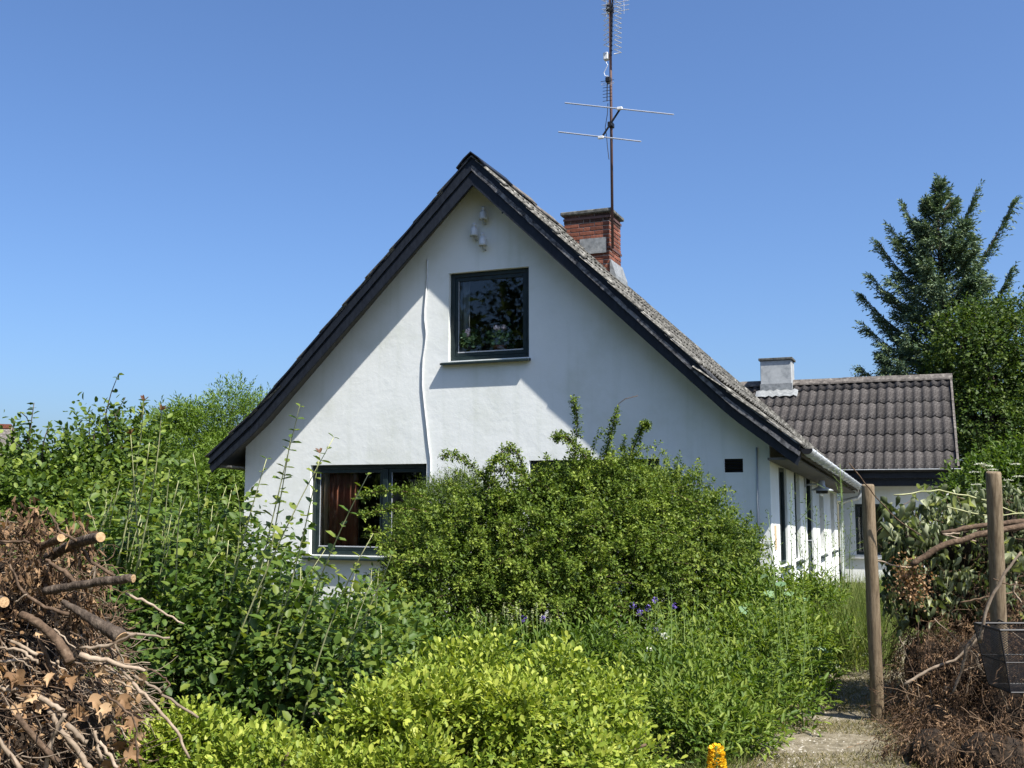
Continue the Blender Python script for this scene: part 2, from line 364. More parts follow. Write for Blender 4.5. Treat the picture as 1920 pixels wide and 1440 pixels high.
def clumps(lobes, n, sc_, seed, out=.75):
    """smaller lobes sitting on the surfaces of the big ones, so that the crown breaks up into clumps"""
    rng = np.random.default_rng(seed); P, Nn = lobe_points(rng, lobes, n*4, (out, 1.0), .1, seed, .1, 3, .8)
    P = P[:n]; R = np.mean([l[1] for l in lobes])
    return [(P[i], tuple(np.array([1.15, 1.15, .75])*R*sc_*rng.uniform(.6, 1.3))) for i in range(len(P))]
def sprays(root, mat, lobes, n, seed, ln, L, W, twig, k=24, m=5, droop=.45, shell=(.45, .85), up=.45, tint_c=.58, name='spray_foliage', sub=.055, tpl=None, zmin=.15, rad=.0035):
    """arching twigs set with leaf tufts from end to end"""
    rng = np.random.default_rng(seed); P, Nn = lobe_points(rng, lobes, n, shell, zmin, seed, .1, 4, .45); n = len(P)
    d = nrm(Nn+np.array([0, 0, up])+rng.normal(size=P.shape)*.45); l = ln*rng.uniform(.5, 1.25, n)
    bend = np.array([0, 0, -1.])*droop+rng.normal(size=(n, 3))*.15
    def pos(t): return P+d*(l*t)[:, None]+bend*(l*t*t)[:, None]
    tw = MB()
    ts = np.linspace(0, 1, 7); C = np.stack([pos(np.full(n, t)) for t in ts], 1)
    for i in range(n): tw.tube(C[i], np.linspace(rad, rad*.4, 7), 3, False)
    o = tw.build('twigs', twig, root, True); o['kind'] = 'stuff'
    B = []; Dr = []; T = []
    for j in range(k):
        t = np.clip((j+rng.random(n))/k*.92+.08, 0, 1); B.append(pos(t)); tg = nrm(d+bend*(2*t)[:, None]); Dr.append(tg*.55+rng.normal(size=(n, 3))*.75+np.array([0, 0, .25])); T.append(t)
    B, Dr, T = map(np.concatenate, (B, Dr, T)); p, dd, nn, tt = shoots(rng, B, Dr, sub*rng.uniform(.6, 1.3, len(B)), m)
    base = np.tile(rng.normal(size=n)*.13, k); tint = np.tile(base+tint_c-.15+.3*T, m)+rng.normal(size=len(p))*.18; s_ = rng.uniform(.65, 1.2, len(p))
    return leaves(name, mat, root, p, dd, nn, L*s_, W*s_, tpl or T_QUAD, tint)
def curve_pts(a, b, bend, n=6):
    a, b, bend = map(lambda q: np.asarray(q, float), (a, b, bend)); t = np.linspace(0, 1, n)[:, None]
    return a+(b-a)*t+bend*(4*t*(1-t))
def limbs(root, base, tips, r0, r1, mat, seed, name='branch', sides=6):
    rng = np.random.default_rng(seed); m = MB()
    for tp in tips:
        ln = np.linalg.norm(np.asarray(tp)-np.asarray(base))
        pts = curve_pts(base, tp, rng.normal(size=3)*ln*.06+np.array([0, 0, ln*.05]), 7); m.tube(pts, np.linspace(r0, r1, 7), sides)
    o = m.build(name, mat, root, True); return o

# ================================================================== ground
rg = np.random.default_rng(5)
def sheet_grid(xs, ys, zf):
    X, Y = np.meshgrid(xs, ys); Z = zf(X, Y); V = np.stack([X, Y, Z], -1).reshape(-1, 3)
    nx, ny = len(xs), len(ys); i = np.arange(nx-1)[None]+np.arange(ny-1)[:, None]*nx
    Fq = np.stack([i, i+1, i+nx+1, i+nx], -1).reshape(-1, 4); return V, Fq
xs = np.concatenate([[-900, -400, -150, -60], np.arange(-30, 20.1, .5), [60, 150, 400, 900]])
ys = np.concatenate([[-900, -300, -100, -40], np.arange(-20, 45.1, .5), [80, 150, 400, 900]])
V, Fq = sheet_grid(xs, ys, lambda X, Y: .012*np.sin(X*2.1)*np.cos(Y*1.7)-.012)
o = link('ground', np_mesh('ground', V, Fq), None, M['soil']); props(o, 'dark garden soil under the shrubs', 'ground', kind='structure')
# gravel path curving past the house towards the wing
yy = np.linspace(2.0, 20.5, 60)
def path_edges(y):
    c = -.45-.10*np.sin((y-6)*.5)-.02*(y-6); w = .78-.02*(y-6); return c-w, c+w+.25
V = []; 
for y in yy:
    a, b = path_edges(y)
    for t in np.linspace(0, 1, 7): V.append((a+(b-a)*t+.05*math.sin(y*5+t*3), y, .016+.012*math.sin(t*math.pi)))
V = np.array(V); i = np.arange(6)[None]+np.arange(len(yy)-1)[:, None]*7
o = link('gravel_path', np_mesh('gravel_path', V, np.stack([i, i+1, i+8, i+7], -1).reshape(-1, 4)), None, M['gravel'])
props(o, 'pale gravel path with dry grass leading past the house', 'path', kind='structure')
# loose pebbles: squashed octahedra
n = 9000; y = 5.6+rg.random(n)**1.3*9; a, b = path_edges(y); P = np.stack([a+(b-a)*rg.random(n), y, np.full(n, .024)], -1)
s = rg.uniform(.005, .014, n); tv = np.array([(1, 0, 0), (0, 1, 0), (-1, 0, 0), (0, -1, 0), (0, 0, .6), (0, 0, -.6)]); tf = np.array([(0, 1, 4), (1, 2, 4), (2, 3, 4), (3, 0, 4)])
ang = rg.uniform(0, 6.28, n); c, s_ = np.cos(ang), np.sin(ang)
R = np.stack([np.stack([c, -s_*1.0, 0*c], -1), np.stack([s_, c, 0*c], -1), np.stack([0*c, 0*c, 1+0*c], -1)], 1)
V = P[:, None]+np.einsum('nij,kj->nki', R, tv*np.array([1, .75, 1]))*s[:, None, None]
o = link('pebbles', np_mesh('pebbles', V.reshape(-1, 3), ((np.arange(n)*6)[:, None, None]+tf).reshape(-1, 3), np.repeat(rg.random(n), 6)), None, M['pebble'])
props(o, 'loose pale pebbles scattered over the gravel path', 'gravel', kind='stuff')

# ================================================================== the white cottage
D = 12.0; XL, XR, XC = -8.83, -1.71, -5.25; APEX = 5.94; SL = .985; YB = 20.6; HALF = 3.92; YF = D-.36
RIDGE_END = 16.0; KNEE, SL2 = 3.18, .80                                   # the roof flattens a little over the eaves
def sag(y): return -.036*np.maximum(0, y-YF)          # the old roof drops a little towards the back
def rprof(dx): return APEX-SL*min(dx, KNEE)-SL2*max(0, dx-KNEE)
def rz(x, off=0): return rprof(abs(x-XC))-off
cottage = thing('cottage', 'white plastered cottage with steep gable and black barge boards', 'house', (XC, D, 0))

def wall_holes(outer, holes, frame, thick, mb):
    """wall slab in a plane: frame(u,v,depth)->xyz, with window holes (u0,v0,u1,v1)"""
    loops = [outer]+[[(h[0], h[1]), (h[2], h[1]), (h[2], h[3]), (h[0], h[3])] for h in holes]
    flatp = [p for l in loops for p in l]
    tris = tessellate_polygon([[Vector((p[0], p[1], 0)) for p in l] for l in loops])
    nv = len(flatp)
    mb.add([frame(u, v, 0) for u, v in flatp]+[frame(u, v, thick) for u, v in flatp],
           [tuple(t) for t in tris]+[tuple(nv+i for i in reversed(t)) for t in tris])
    b = 0
    vs = []; fs = []
    for l in loops:
        k = len(l); st = len(vs)
        vs += [frame(u, v, 0) for u, v in l]+[frame(u, v, thick) for u, v in l]
        fs += [(st+i, st+(i+1) % k, st+k+(i+1) % k, st+k+i) for i in range(k)]
    mb.add(vs, fs)
def fix_normals(o):
    bm = bmesh.new(); bm.from_mesh(o.data); bmesh.ops.remove_doubles(bm, verts=bm.verts, dist=1e-5); bmesh.ops.recalc_face_normals(bm, faces=bm.faces); bm.to_mesh(o.data); bm.free()

UW = (-5.73, 3.36, -4.62, 4.51); LW = (-7.77, .86, -6.03, 2.05); RW = (-4.62, .86, -2.98, 2.07); VENT = (-2.22, 1.90, -2.01, 2.055)
m = MB(); wall_holes([(XL, -.1), (XR, -.1), (XR, rz(XR, .17)), (XC+KNEE, rz(XC+KNEE, .17)), (XC, rz(XC, .17)), (XC-KNEE, rz(XC-KNEE, .17)), (XL, rz(XL, .17))], [UW, LW, RW, VENT], lambda u, v, d: (u, D+d, v), .30, m)
gw = m.build('gable_wall', M['plaster'], cottage); fix_normals(gw)
SIDE = [(12.70, .80, 13.40, 1.98), (14.15, .80, 14.75, 1.98), (15.55, .06, 16.35, 2.0), (17.3, .72, 18.0, 1.95), (19.2, .70, 19.9, 1.95)]
m = MB(); wall_holes([(D+.301, -.1), (YB-.301, -.1), (YB-.301, rz(XR, .19)+sag(YB)), (D+.301, rz(XR, .19))], SIDE, lambda u, v, d: (XR-d, u, v), .30, m)
fix_normals(m.build('side_wall', M['plaster'], cottage))
MB().prism_x([(D+.301, -.1), (YB-.301, -.1), (YB-.301, rz(XL, .19)+sag(YB)), (D+.301, rz(XL, .19))], XL, XL+.3).build('side_wall', M['plaster'], cottage)
MB().box((XL, YB-.3, -.1), (XR, YB, rz(XR, .2)+sag(YB))).build('back_wall', M['plaster'], cottage)
MB().box((XC-2.95, D+.302, 2.32), (XC+2.95, 17.0, 2.42)).build('attic_floor', M['interior'], cottage)
MB().box((XL+.302, D+.302, .0), (XR-.302, YB-.302, .05)).build('ground_floor', M['interior'], cottage)
MB().box((XL+.304, D+2.6, .052), (XR-.304, D+2.7, 2.08)).build('partition', M['interior'], cottage)
m = MB(); m.prism_y([(XC-2.6, 2.43), (XC+2.6, 2.43), (XC+2.6, rz(XC+2.6, .34)), (XC, rz(XC, .34)), (XC-2.6, rz(XC-2.6, .34))], D+2.2, D+2.3); m.build('partition', M['interior'], cottage)
# roof: two slabs, sheets laid on them course by course
EDGE = .48; PITCHW = .18
slope_ang = math.atan(SL); ang2 = math.atan(SL2); s_knee = KNEE/math.cos(slope_ang); slen = s_knee+(HALF-KNEE)/math.cos(ang2)
def sheet_mesh(name, ln, p=PITCHW, amp=.026, th=.011, segs=6):
    vs = []; fs = []; xs_ = np.linspace(-.012, p+.004, segs+1)
    for yk, lift in ((0, .020), (ln, -.004)):
        for x in xs_: vs.append((x, yk, amp*math.sin(2*math.pi*x/p)+lift))
    for x in xs_: vs.append((x, 0, amp*math.sin(2*math.pi*x/p)+.020-th))
    for x in xs_: vs.append((x, .05, amp*math.sin(2*math.pi*x/p)+.018-th))
    n1 = segs+1
    for i in range(segs): fs += [(i, i+1, n1+i+1, n1+i), (2*n1+i, 2*n1+i+1, i+1, i), (3*n1+i, 3*n1+i+1, 2*n1+i+1, 2*n1+i)]
    me = bpy.data.meshes.new(name); me.from_pydata(vs, [], fs); me.update(); me.polygons.foreach_set('use_smooth', [True]*len(fs))
    return me, np.array(vs), np.array(fs)
sm, sv, sf = sheet_mesh('roof_sheet', EDGE+.07, amp=.019, th=.009); sm.materials.append(M['sheet_old'])
rs = np.random.default_rng(11)
for side in (1, -1):
    x_e = XC+side*HALF
    m = MB()
    xk = XC+side*KNEE; poly = [(XC, APEX-.065), (xk, rz(xk, .065)), (x_e, rz(x_e, .065)), (x_e, rz(x_e, .16)), (xk, rz(xk, .16)), (XC, APEX-.16)]
    def yfar(x): return RIDGE_END+(YB+.3-RIDGE_END)*abs(x-XC)/HALF
    n6 = len(poly); m.add([(x, YF+.045, z) for x, z in poly]+[(x, yfar(x), z+sag(yfar(x))) for x, z in poly],
          [tuple(range(n6)), tuple(range(2*n6-1, n6-1, -1))]+[(i, n6+i, n6+(i+1) % n6, (i+1) % n6) for i in range(n6)])
    roof = m.build('roof', M['soffit'], cottage); fix_normals(roof)
    acv = np.array([0, 1., 0])*side          # across so that x × y = normal
    ncol = int((YB+.3-YF+.03)/PITCHW); ncour = int(math.ceil((slen+.05)/EDGE)); Vs = []; Fs = []; cnt = 0; nsv = len(sv)
    for c in range(ncour):
        s0 = slen+.04-c*EDGE                                # distance of the lower end from the ridge, along the slope
        if s0 > s_knee: g, px_, pz_ = ang2, XC+side*KNEE, rprof(KNEE); sd = s0-s_knee
        else: g, px_, pz_ = slope_ang, XC, APEX; sd = s0
        upv = np.array([-side*math.cos(g), 0, math.sin(g)]); nv_ = np.array([side*math.sin(g), 0, math.cos(g)])
        sy = min(1., s0/(EDGE+.07))
        for k in range(ncol):
            y0 = YF-.025+k*PITCHW
            if y0 > RIDGE_END+(YB+.3-RIDGE_END)*min(1, s0/slen): continue
            o3 = np.array([px_, y0 if side > 0 else y0+PITCHW, pz_-.032+sag(y0)])-upv*sd
            o3 = o3+rs.normal(size=3)*np.array([.003, .006, .003])
            near = k < (7 if side > 0 else 1)
            yaw_ = rs.normal()*.006
            if near:
                ob = bpy.data.objects.new('roof_sheet', sm); COL.objects.link(ob); ob.parent = roof
                Mx = np.eye(4); Mx[:3, 0] = acv+upv*yaw_; Mx[:3, 1] = (upv-acv*yaw_)*sy; Mx[:3, 2] = nv_; Mx[:3, 3] = o3
                ob.matrix_local = Matrix(Mx.tolist())
            else:
                Vs.append(o3+sv[:, 0:1]*acv+sv[:, 1:2]*upv*sy+sv[:, 2:3]*nv_); Fs.append(sf+cnt*nsv); cnt += 1
    o = link('roof_sheets', np_mesh('roof_sheets', np.concatenate(Vs), np.concatenate(Fs)), roof, M['sheet_old']); o['kind'] = 'stuff'
    # barge boards, tapering a little towards the eave
    def board(name, a0, a1, b0, b1, y0, y1, mat, nseg=24, jit=.0):
        """a: upper offset below roof line (perpendicular) at apex->eave; b: lower"""
        m = MB(); top = []; bot = []
        k = 1/math.cos(slope_ang)
        for t in np.linspace(0, 1, nseg+1):
            x = XC+side*HALF*t; j1, j2 = (rs.normal(size=2)*jit)
            zt = rprof(HALF*t); top.append((x, zt-(a0+(a1-a0)*t)*k+j1)); bot.append((x, zt-(b0+(b1-b0)*t)*k+j2))
        # square-cut lower end
        ex, ez = bot[-1]; bl = (b1-a1); top[-1] = (top[-1][0]+0, top[-1][1]); bot[-1] = (ex-side*bl*math.sin(slope_ang)*.6, ez+SL2*bl*math.sin(slope_ang)*.6)
        n = nseg+1; vs = [(x, y0, z) for x, z in top]+[(x, y0, z) for x, z in bot]+[(x, y1, z) for x, z in top]+[(x, y1, z) for x, z in bot]; fs = []
        for i in range(nseg):
            fs += [(i, i+1, n+i+1, n+i), (2*n+i, 3*n+i, 3*n+i+1, 2*n+i+1), (i, 2*n+i, 2*n+i+1, i+1), (n+i, n+i+1, 3*n+i+1, 3*n+i)]
        fs += [(0, n, 3*n, 2*n), (n-1, 3*n-1, 4*n-1, 2*n-1)]
        m.add(vs, fs); ob = m.build(name, mat, cottage); fix_normals(ob); return ob
    e = .0 if side > 0 else .002
    board('barge_board', .035, .03, .100, .080, YF-e, YF+.035, M['black_wood'])
    board('batten', .100, .080, .155, .118, YF-.014-e, YF+.03, M['worn_wood'] if side > 0 else M['black_wood'], 60, .0025)
    board('barge_board', .1555, .1185, .285, .205, YF+.012-e, YF+.044, M['black_wood'])
    board('barge_cover', .012, .012, .035, .030, YF-.022-e, YF+.04, M['worn_wood'] if side > 0 else M['black_wood'], 60, .003)
# ridge capping: short angled sheets over the apex
hipz = rz(XC+HALF, .02)+sag(YB+.3); za = APEX+sag(RIDGE_END)
m = MB(); m.add([(XC-HALF, YB+.3, hipz), (XC+HALF, YB+.3, hipz), (XC+.02, RIDGE_END, za-.03), (XC-.02, RIDGE_END, za-.03),
    (XC-HALF, YB+.3, hipz-.1), (XC+HALF, YB+.3, hipz-.1), (XC+.02, RIDGE_END, za-.13), (XC-.02, RIDGE_END, za-.13)], [(0, 1, 2, 3), (7, 6, 5, 4), (0, 4, 5, 1), (1, 5, 6, 2), (2, 6, 7, 3), (3, 7, 4, 0)])
ob = m.build('hip_roof', M['sheet_old'], cottage); fix_normals(ob)
prof = [(-.20, -.155), (-.10, -.045), (0, .035), (.10, -.045), (.20, -.155)]
for k in range(5):
    y0 = YF-.05+k*.92; m = MB(); lift = .012*(k % 2)
    up_ = [(XC+x, APEX+z+lift) for x, z in prof]; lo = [(XC+x*.96, APEX+z-.016+lift) for x, z in prof]
    m.prism_y(up_+lo[::-1], y0, y0+.95); ob = m.build('ridge_cap', M['ridge'], cottage); fix_normals(ob); ob.data.transform(Matrix.Translation((0, 0, float(sag(y0+.5)))))
    if k == 0: ob.data.materials[0] = M['black_wood']
# eave boards along the right side
MB().prism_x([(D-.3, rz(XC+HALF, .165)), (D-.3, rz(XC+HALF, .19)), (YB, rz(XC+HALF, .19)+sag(YB)), (YB, rz(XC+HALF, .165)+sag(YB))], XR+.02, XC+HALF-.05).build('soffit_board', M['soffit'], cottage)
MB().prism_x([(D-.3, rz(XC+HALF, .165)), (D-.3, rz(XC+HALF, .19)), (YB, rz(XC+HALF, .19)+sag(YB)), (YB, rz(XC+HALF, .165)+sag(YB))], XC-HALF+.05, XL-.02).build('soffit_board', M['soffit'], cottage)
# gutter, brackets, downpipe
GX, GZ = XC+HALF+.065, rz(XC+HALF, .075); GE = 20.6; GDROP = float(-sag(GE))
def half_round(x, z, r, y0, y1, th=.004, drop=0):
    m = MB(); k = 10; vs = []; fs = []
    for y, dz in ((y0, 0), (y1, -drop)):
        for rr in (r, r-th):
            for i in range(k+1):
                a = math.pi+math.pi*i/k; vs.append((x+rr*math.cos(a), y, z+dz+rr*math.sin(a)))
    n1 = k+1
    for i in range(k): fs += [(i, i+1, 2*n1+i+1, 2*n1+i), (n1+i, 3*n1+i, 3*n1+i+1, n1+i+1), (i, n1+i, n1+i+1, i+1), (2*n1+i, 2*n1+i+1, 3*n1+i+1, 3*n1+i)]
    fs += [(0, 2*n1, 3*n1, n1), (n1-1, 2*n1-1, 4*n1-1, 3*n1-1)]
    return m.add(vs, fs)
gut = half_round(GX, GZ, .065, YF+.02, GE, drop=GDROP).build('gutter', M['zinc'], cottage, True); fix_normals(gut)
MB().prism_y([(GX+.064*math.cos(a), GZ+.064*math.sin(a)) for a in np.linspace(math.pi, 2*math.pi, 12)], YF+.012, YF+.02).build('gutter_end', M['black_plastic'], gut)
for k, y in enumerate(np.arange(YF+.35, GE, .62)):
    m = MB(); zz = GZ-GDROP*(y-YF)/(GE-YF)
    m.tube([(GX+.071*math.cos(a), y, zz+.071*math.sin(a)) for a in np.linspace(math.pi*.98, 2.02*math.pi, 10)], .006, 4); m.build('gutter_bracket', M['zinc'], gut)
ye = GE-.10
m = MB(); zz = GZ-GDROP
m.tube([(GX, ye, zz-.05), (GX, ye, zz-.12), (GX-.05, ye, zz-.20), (XR+.14, ye+.02, zz-.26), (XR+.075, ye+.05, zz-.32), (XR+.07, ye+.05, zz-.40), (XR+.07, ye+.05, .25), (XR+.10, ye+.05, .12)], .040, 12); m.build('downpipe', M['zinc'], cottage, True)
for z in (1.5, .7):
    m = MB(); m.lathe([(.043, 0), (.047, 0), (.047, .035), (.043, .035)], (XR+.07, ye+.05, z), 14); m.build('pipe_clip', M['zinc'], cottage)

# windows ----------------------------------------------------------
def window(rect, y, parent, mullions=(), fw=.06, depth=.07, sill=None, bead=True, sash=.05):
    x0, z0, x1, z1 = rect
    m = MB()                                   # outer frame
    m.box((x0, y, z0), (x0+fw, y+depth, z1)); m.box((x1-fw, y, z0), (x1, y+depth, z1))
    m.box((x0+fw, y+.001, z1-fw), (x1-fw, y+depth, z1)); m.box((x0+fw, y+.001, z0), (x1-fw, y+depth, z0+fw))
    w = m.build('window', M['green_frame'], parent, bevel=.004)
    cuts = [x0+fw]+list(mullions)+[x1-fw]
    for mx in mullions: MB().box((mx-.035, y-.006, z0+fw+.001), (mx+.035, y+depth, z1-fw-.001)).build('mullion', M['green_frame'], w, bevel=.004)
    for i in range(len(cuts)-1):
        a = cuts[i]+(.036 if i else .002); b = cuts[i+1]-(.036 if i < len(cuts)-2 else .002); c, d = z0+fw+.002, z1-fw-.002
        m = MB(); yy_ = y+.012
        m.box((a, yy_, c), (a+sash, yy_+.04, d)); m.box((b-sash, yy_, c), (b, yy_+.04, d)); m.box((a+sash, yy_+.001, d-sash), (b-sash, yy_+.04, d)); m.box((a+sash, yy_+.001, c), (b-sash, yy_+.04, c+sash))
        m.build('sash', M['green_frame'], w, bevel=.003)
        if bead:
            MB().box((a+sash-.004, yy_-.003, c+sash), (b-sash+.004, yy_+.012, c+sash+.014)).build('glazing_bead', M['bead'], w)
            MB().box((a+sash, yy_+.003, c+sash+.015), (a+sash+.006, yy_+.012, d-sash)).build('glazing_bead', M['bead'], w)
        MB().box((a+sash-.004, yy_+.018, c+sash-.004), (b-sash+.004, yy_+.024, d-sash+.004)).build('pane', M['glass'], w)
    if sill:
        xs0, xs1, out = sill
        m = MB(); m.prism_x([(y-.002, z0-.001), (D-out, z0-.032), (D-out, z0-.058), (D+.001, z0-.05), (y-.002, z0-.04)], xs0, xs1)
        s_ = m.build('sill', M['green_frame'], w, bevel=.003); fix_normals(s_)
    return w
window(UW, D+.055, cottage, (), .055, .08, (UW[0]-.085, UW[2]+.025, .085))
window(LW, D+.06, cottage, (-6.66,), .055, .08, (LW[0]-.08, LW[2]+.05, .10))
window(RW, D+.06, cottage, (-3.8,), .055, .08, (RW[0]-.05, RW[2]+.05, .10))
m = MB(); m.box((VENT[0], D+.03, VENT[1]), (VENT[2], D+.06, VENT[3])); vent = m.build('vent', M['black_plastic'], cottage)
for k in range(5):
    z = VENT[1]+.012+k*.030; m = MB(); m.prism_x([(D+.028, z+.012), (D+.004, z), (D+.006, z-.004), (D+.03, z+.008)], VENT[0]+.002, VENT[2]-.002); m.build('louvre', M['black_plastic'], vent)
m = MB(); m.lathe([(.0, .0), (.012, .0)], (0, 0, 0), 8)
# side windows and door, set back in the wall
for i, (y0, z0, y1, z1) in enumerate(SIDE):
    x = XR-(.028, .05, .028, .13, .13)[i]; f = .05; door = i == 2
    m = MB(); m.box((x-.06, y0, z0), (x, y0+f, z1)); m.box((x-.06, y1-f, z0), (x, y1, z1)); m.box((x-.06, y0+f, z1-f), (x-.001, y1-f, z1)); m.box((x-.06, y0+f, z0), (x-.001, y1-f, z0+f))
    w = m.build('door' if door else 'window', M['green_frame'], cottage, bevel=.004)
    if door:
        MB().box((x-.05, y0+f+.002, z0+f+.002), (x-.012, y1-f-.002, .95)).build('door_panel', M['green_frame'], w)
        MB().tube([(x+.0, y0+.14, 1.0), (x+.05, y0+.14, 1.0), (x+.05, y0+.24, 1.0)], .009, 6).build('handle', M['alu'], w)
    else:
        m = MB(); m.prism_y([(x+.002, z0), (XR+.05, z0-.03), (XR+.05, z0-.055), (x+.002, z0-.055)], y0-.04, y1+.04); s_ = m.build('sill', M['green_frame'], w); fix_normals(s_)
        MB().box((x-.05, (y0+y1)/2-.02, z0+f+.002), (x-.008, (y0+y1)/2+.02, z1-f-.002)).build('mullion', M['green_frame'], w)
    MB().box((x-.036, y0+f-.002, (.96 if door else z0+f-.002)), (x-.03, y1-f+.002, z1-f+.002)).build('pane', M['glass'], w)

# brick chimney ------------------------------------------------------
cy0 = 14.75; a_ = atY(1057, 396, cy0); b_ = atY(1143, 390, cy0)
CX0, CX1 = a_[0], b_[0]; CY1 = cy0+.60; CZ = b_[2]; zb = rz(CX1)-.1
m = MB(); m.box((CX0+.008, cy0+.008, rz(CX0)-1.0), (CX1-.008, CY1-.008, CZ-.06)); chim = m.build('chimney', M['mortar'], cottage)
bm_ = {}
def brick_obj(c, sx, sy, sz):
    key = (round(sx, 3), round(sy, 3), row < 2)
    if key not in bm_:
        q = MB(); q.box((-sx/2, -sy/2, -sz/2), (sx/2, sy/2, sz/2)); me = q.mesh('brick')
        b = bmesh.new(); b.from_mesh(me); bmesh.ops.bevel(b, geom=b.edges[:], offset=.004, segments=1, affect='EDGES'); b.to_mesh(me); b.free()
        me.materials.append(M['brick_sooty'] if row < 2 else M['brick']); bm_[key] = me
    ob = bpy.data.objects.new('brick', bm_[key]); COL.objects.link(ob); ob.parent = chim; ob.location = Vector(c)+Vector(rs.normal(size=3)*.0012); ob.rotation_euler = (rs.normal()*.006, rs.normal()*.006, rs.normal()*.006)
ch = .066; zc = CZ-.06-ch/2; row = 0; BW, BT = CX1-CX0, .108
while zc > rz(CX1)-.12 and row < 22:
    w3 = BW/3
    if row % 2 == 0:
        for y in (cy0+BT/2, CY1-BT/2):
            for k in range(3): brick_obj((CX0+w3*(k+.5), y, zc), w3-.011, BT, ch-.011)
        ly = (CY1-cy0-2*BT)/2
        for x in (CX0+BT/2, CX1-BT/2):
            for k in range(2): brick_obj((x, cy0+BT+ly*(k+.5)+.0, zc), BT, ly-.011, ch-.011)
    else:
        ly = (CY1-cy0)/2.5
        for x in (CX0+BT/2, CX1-BT/2):
            yy_ = cy0
            for k, f in enumerate((1, 1, .5)): brick_obj((x, yy_+ly*f/2, zc), BT, ly*f-.011, ch-.011); yy_ += ly*f
        wi = (BW-2*BT)/2.5
        for y in (cy0+BT/2, CY1-BT/2):
            xx = CX0+BT
            for k, f in enumerate((1, .5, 1)): brick_obj((xx+wi*f/2, y, zc), wi*f-.011, BT, ch-.011); xx += wi*f
    zc -= ch; row += 1
m = MB(); m.box((CX0-.045, cy0-.045, CZ-.058), (CX1+.045, CY1+.045, CZ)); m.box((CX0+.15, cy0+.15, CZ+.001), (CX1-.15, CY1-.15, CZ+.05)); m.build('chimney_cap', M['concrete'], chim, bevel=.012)
m = MB(); zt0, zt1 = rz(CX0), rz(CX1)
m = MB(); m.prism_y([(CX1+.001, zt1-.30), (CX1+.09, rz(CX1+.09)-.22), (CX1+.09, rz(CX1+.09)-.05), (CX1+.012, zt1+.10), (CX1+.001, zt1+.10)], cy0-.02, CY1+.03); fl = m.build('flashing', M['lead'], chim); fix_normals(fl)

q1 = atY(1087, 449, cy0-.02); q2 = atY(1137, 473, cy0-.02); MB().box((q1[0], cy0-.022, q2[2]), (q2[0], cy0-.0135, q1[2])).build('flashing', M['lead'], chim)
# ================================================================== rear wing
WF = 21.5; WE = 21.05; WR = 24.25; WZ = 4.21; WEZ = 2.17; WX1 = .44; WX0 = -6.2
wing = thing('rear_wing', 'low rear wing with dark corrugated roof and black fascia', 'house', (-.6, WF, 0))
wang = math.atan2(WZ-WEZ, WR-WE); wl = math.hypot(WZ-WEZ, WR-WE)
WIN = (-1.46, .52, -.78, 1.50)
m = MB(); wall_holes([(XR+.005, -.1), (.37, -.1), (.37, 1.95), (XR+.005, 1.95)], [WIN], lambda u, v, d: (u, WF+d, v), .25, m); w_ = m.build('front_wall', M['plaster'], wing); fix_normals(w_)
m = MB(); m.prism_x([(WF+.252, -.1), (2*WR-WF, -.1), (2*WR-WF, 1.95), (2*WR-WE-.4, 2.15), (WR, WZ-.2), (WF+.252, WZ-.2-(WR-WF-.25)*math.tan(wang))], .12, .37); w_ = m.build('gable_wall', M['plaster'], wing); fix_normals(w_)
MB().box((XR+.006, 2*WR-WF-.25, -.1), (.118, 2*WR-WF, 1.95)).build('back_wall', M['plaster'], wing)
MB().box((XR+.01, WF+.9, .0), (.1, WF+1.0, 2.0)).build('partition', M['interior'], wing)
MB().box((WX0+4.6, WE+.08, 1.955), (.36, WF+.26, 1.985)).build('soffit_board', M['black_wood'], wing)
m = MB(); m.box((XR-.3, WE+.02, 1.99), (.60, WE+.06, 2.135)); m.build('fascia', M['black_wood'], wing)
m = MB(); m.box((XR-.3, WE+.10, 1.84), (.56, WE+.14, 1.985)); m.build('fascia', M['black_wood'], wing)
wg = half_round(0, 0, .05, 0, 1).v
m = MB(); k = 8; vs = []
for x in (XR-.05, .62):
    for rr in (.048, .044):
        for i in range(k+1):
            a = math.pi+math.pi*i/k; vs.append((x, WE-.035+rr*math.cos(a), 2.15+rr*math.sin(a)))
n1 = k+1; fs = []
for i in range(k): fs += [(i, i+1, 2*n1+i+1, 2*n1+i), (n1+i, 3*n1+i, 3*n1+i+1, n1+i+1), (i, n1+i, n1+i+1, i+1), (2*n1+i, 2*n1+i+1, 3*n1+i+1, 3*n1+i)]
fs += [(0, 2*n1, 3*n1, n1), (n1-1, 2*n1-1, 4*n1-1, 3*n1-1)]
g2 = m.add(vs, fs).build('gutter', M['black_plastic'], wing, True); fix_normals(g2)
MB().tube([(XR-.05, WE-.084, 2.152), (.62, WE-.084, 2.152)], .007, 6).build('gutter_rim', M['zinc'], g2)
upv = np.array([0, math.cos(wang), math.sin(wang)]); nv_ = np.array([0, -math.sin(wang), math.cos(wang)]); acv = np.array([1., 0, 0])
def rquad(off, th):
    a = np.array([0, WE, WEZ])+nv_*off; b = np.array([0, WR, WZ])+nv_*off; c = np.array([0, WR, WZ])+nv_*(off-th)*1.0; d = np.array([0, WE, WEZ])+nv_*(off-th)
    return [(a[1], a[2]), (b[1], b[2]), (c[1], c[2]), (d[1], d[2])]
m = MB(); m.prism_x(rquad(-.045, .09), WX0, WX1-.01); wroof = m.build('roof', M['black_wood'], wing); fix_normals(wroof)
m = MB(); m.prism_x([(WR, WZ-.04), (2*WR-WE, WEZ-.04), (2*WR-WE, WEZ-.13), (WR, WZ-.14)], WX0, WX1-.01); rr_ = m.build('roof_back', M['sheet'], wing); fix_normals(rr_)
NC = 6; wedge = (wl+.03)/5.55
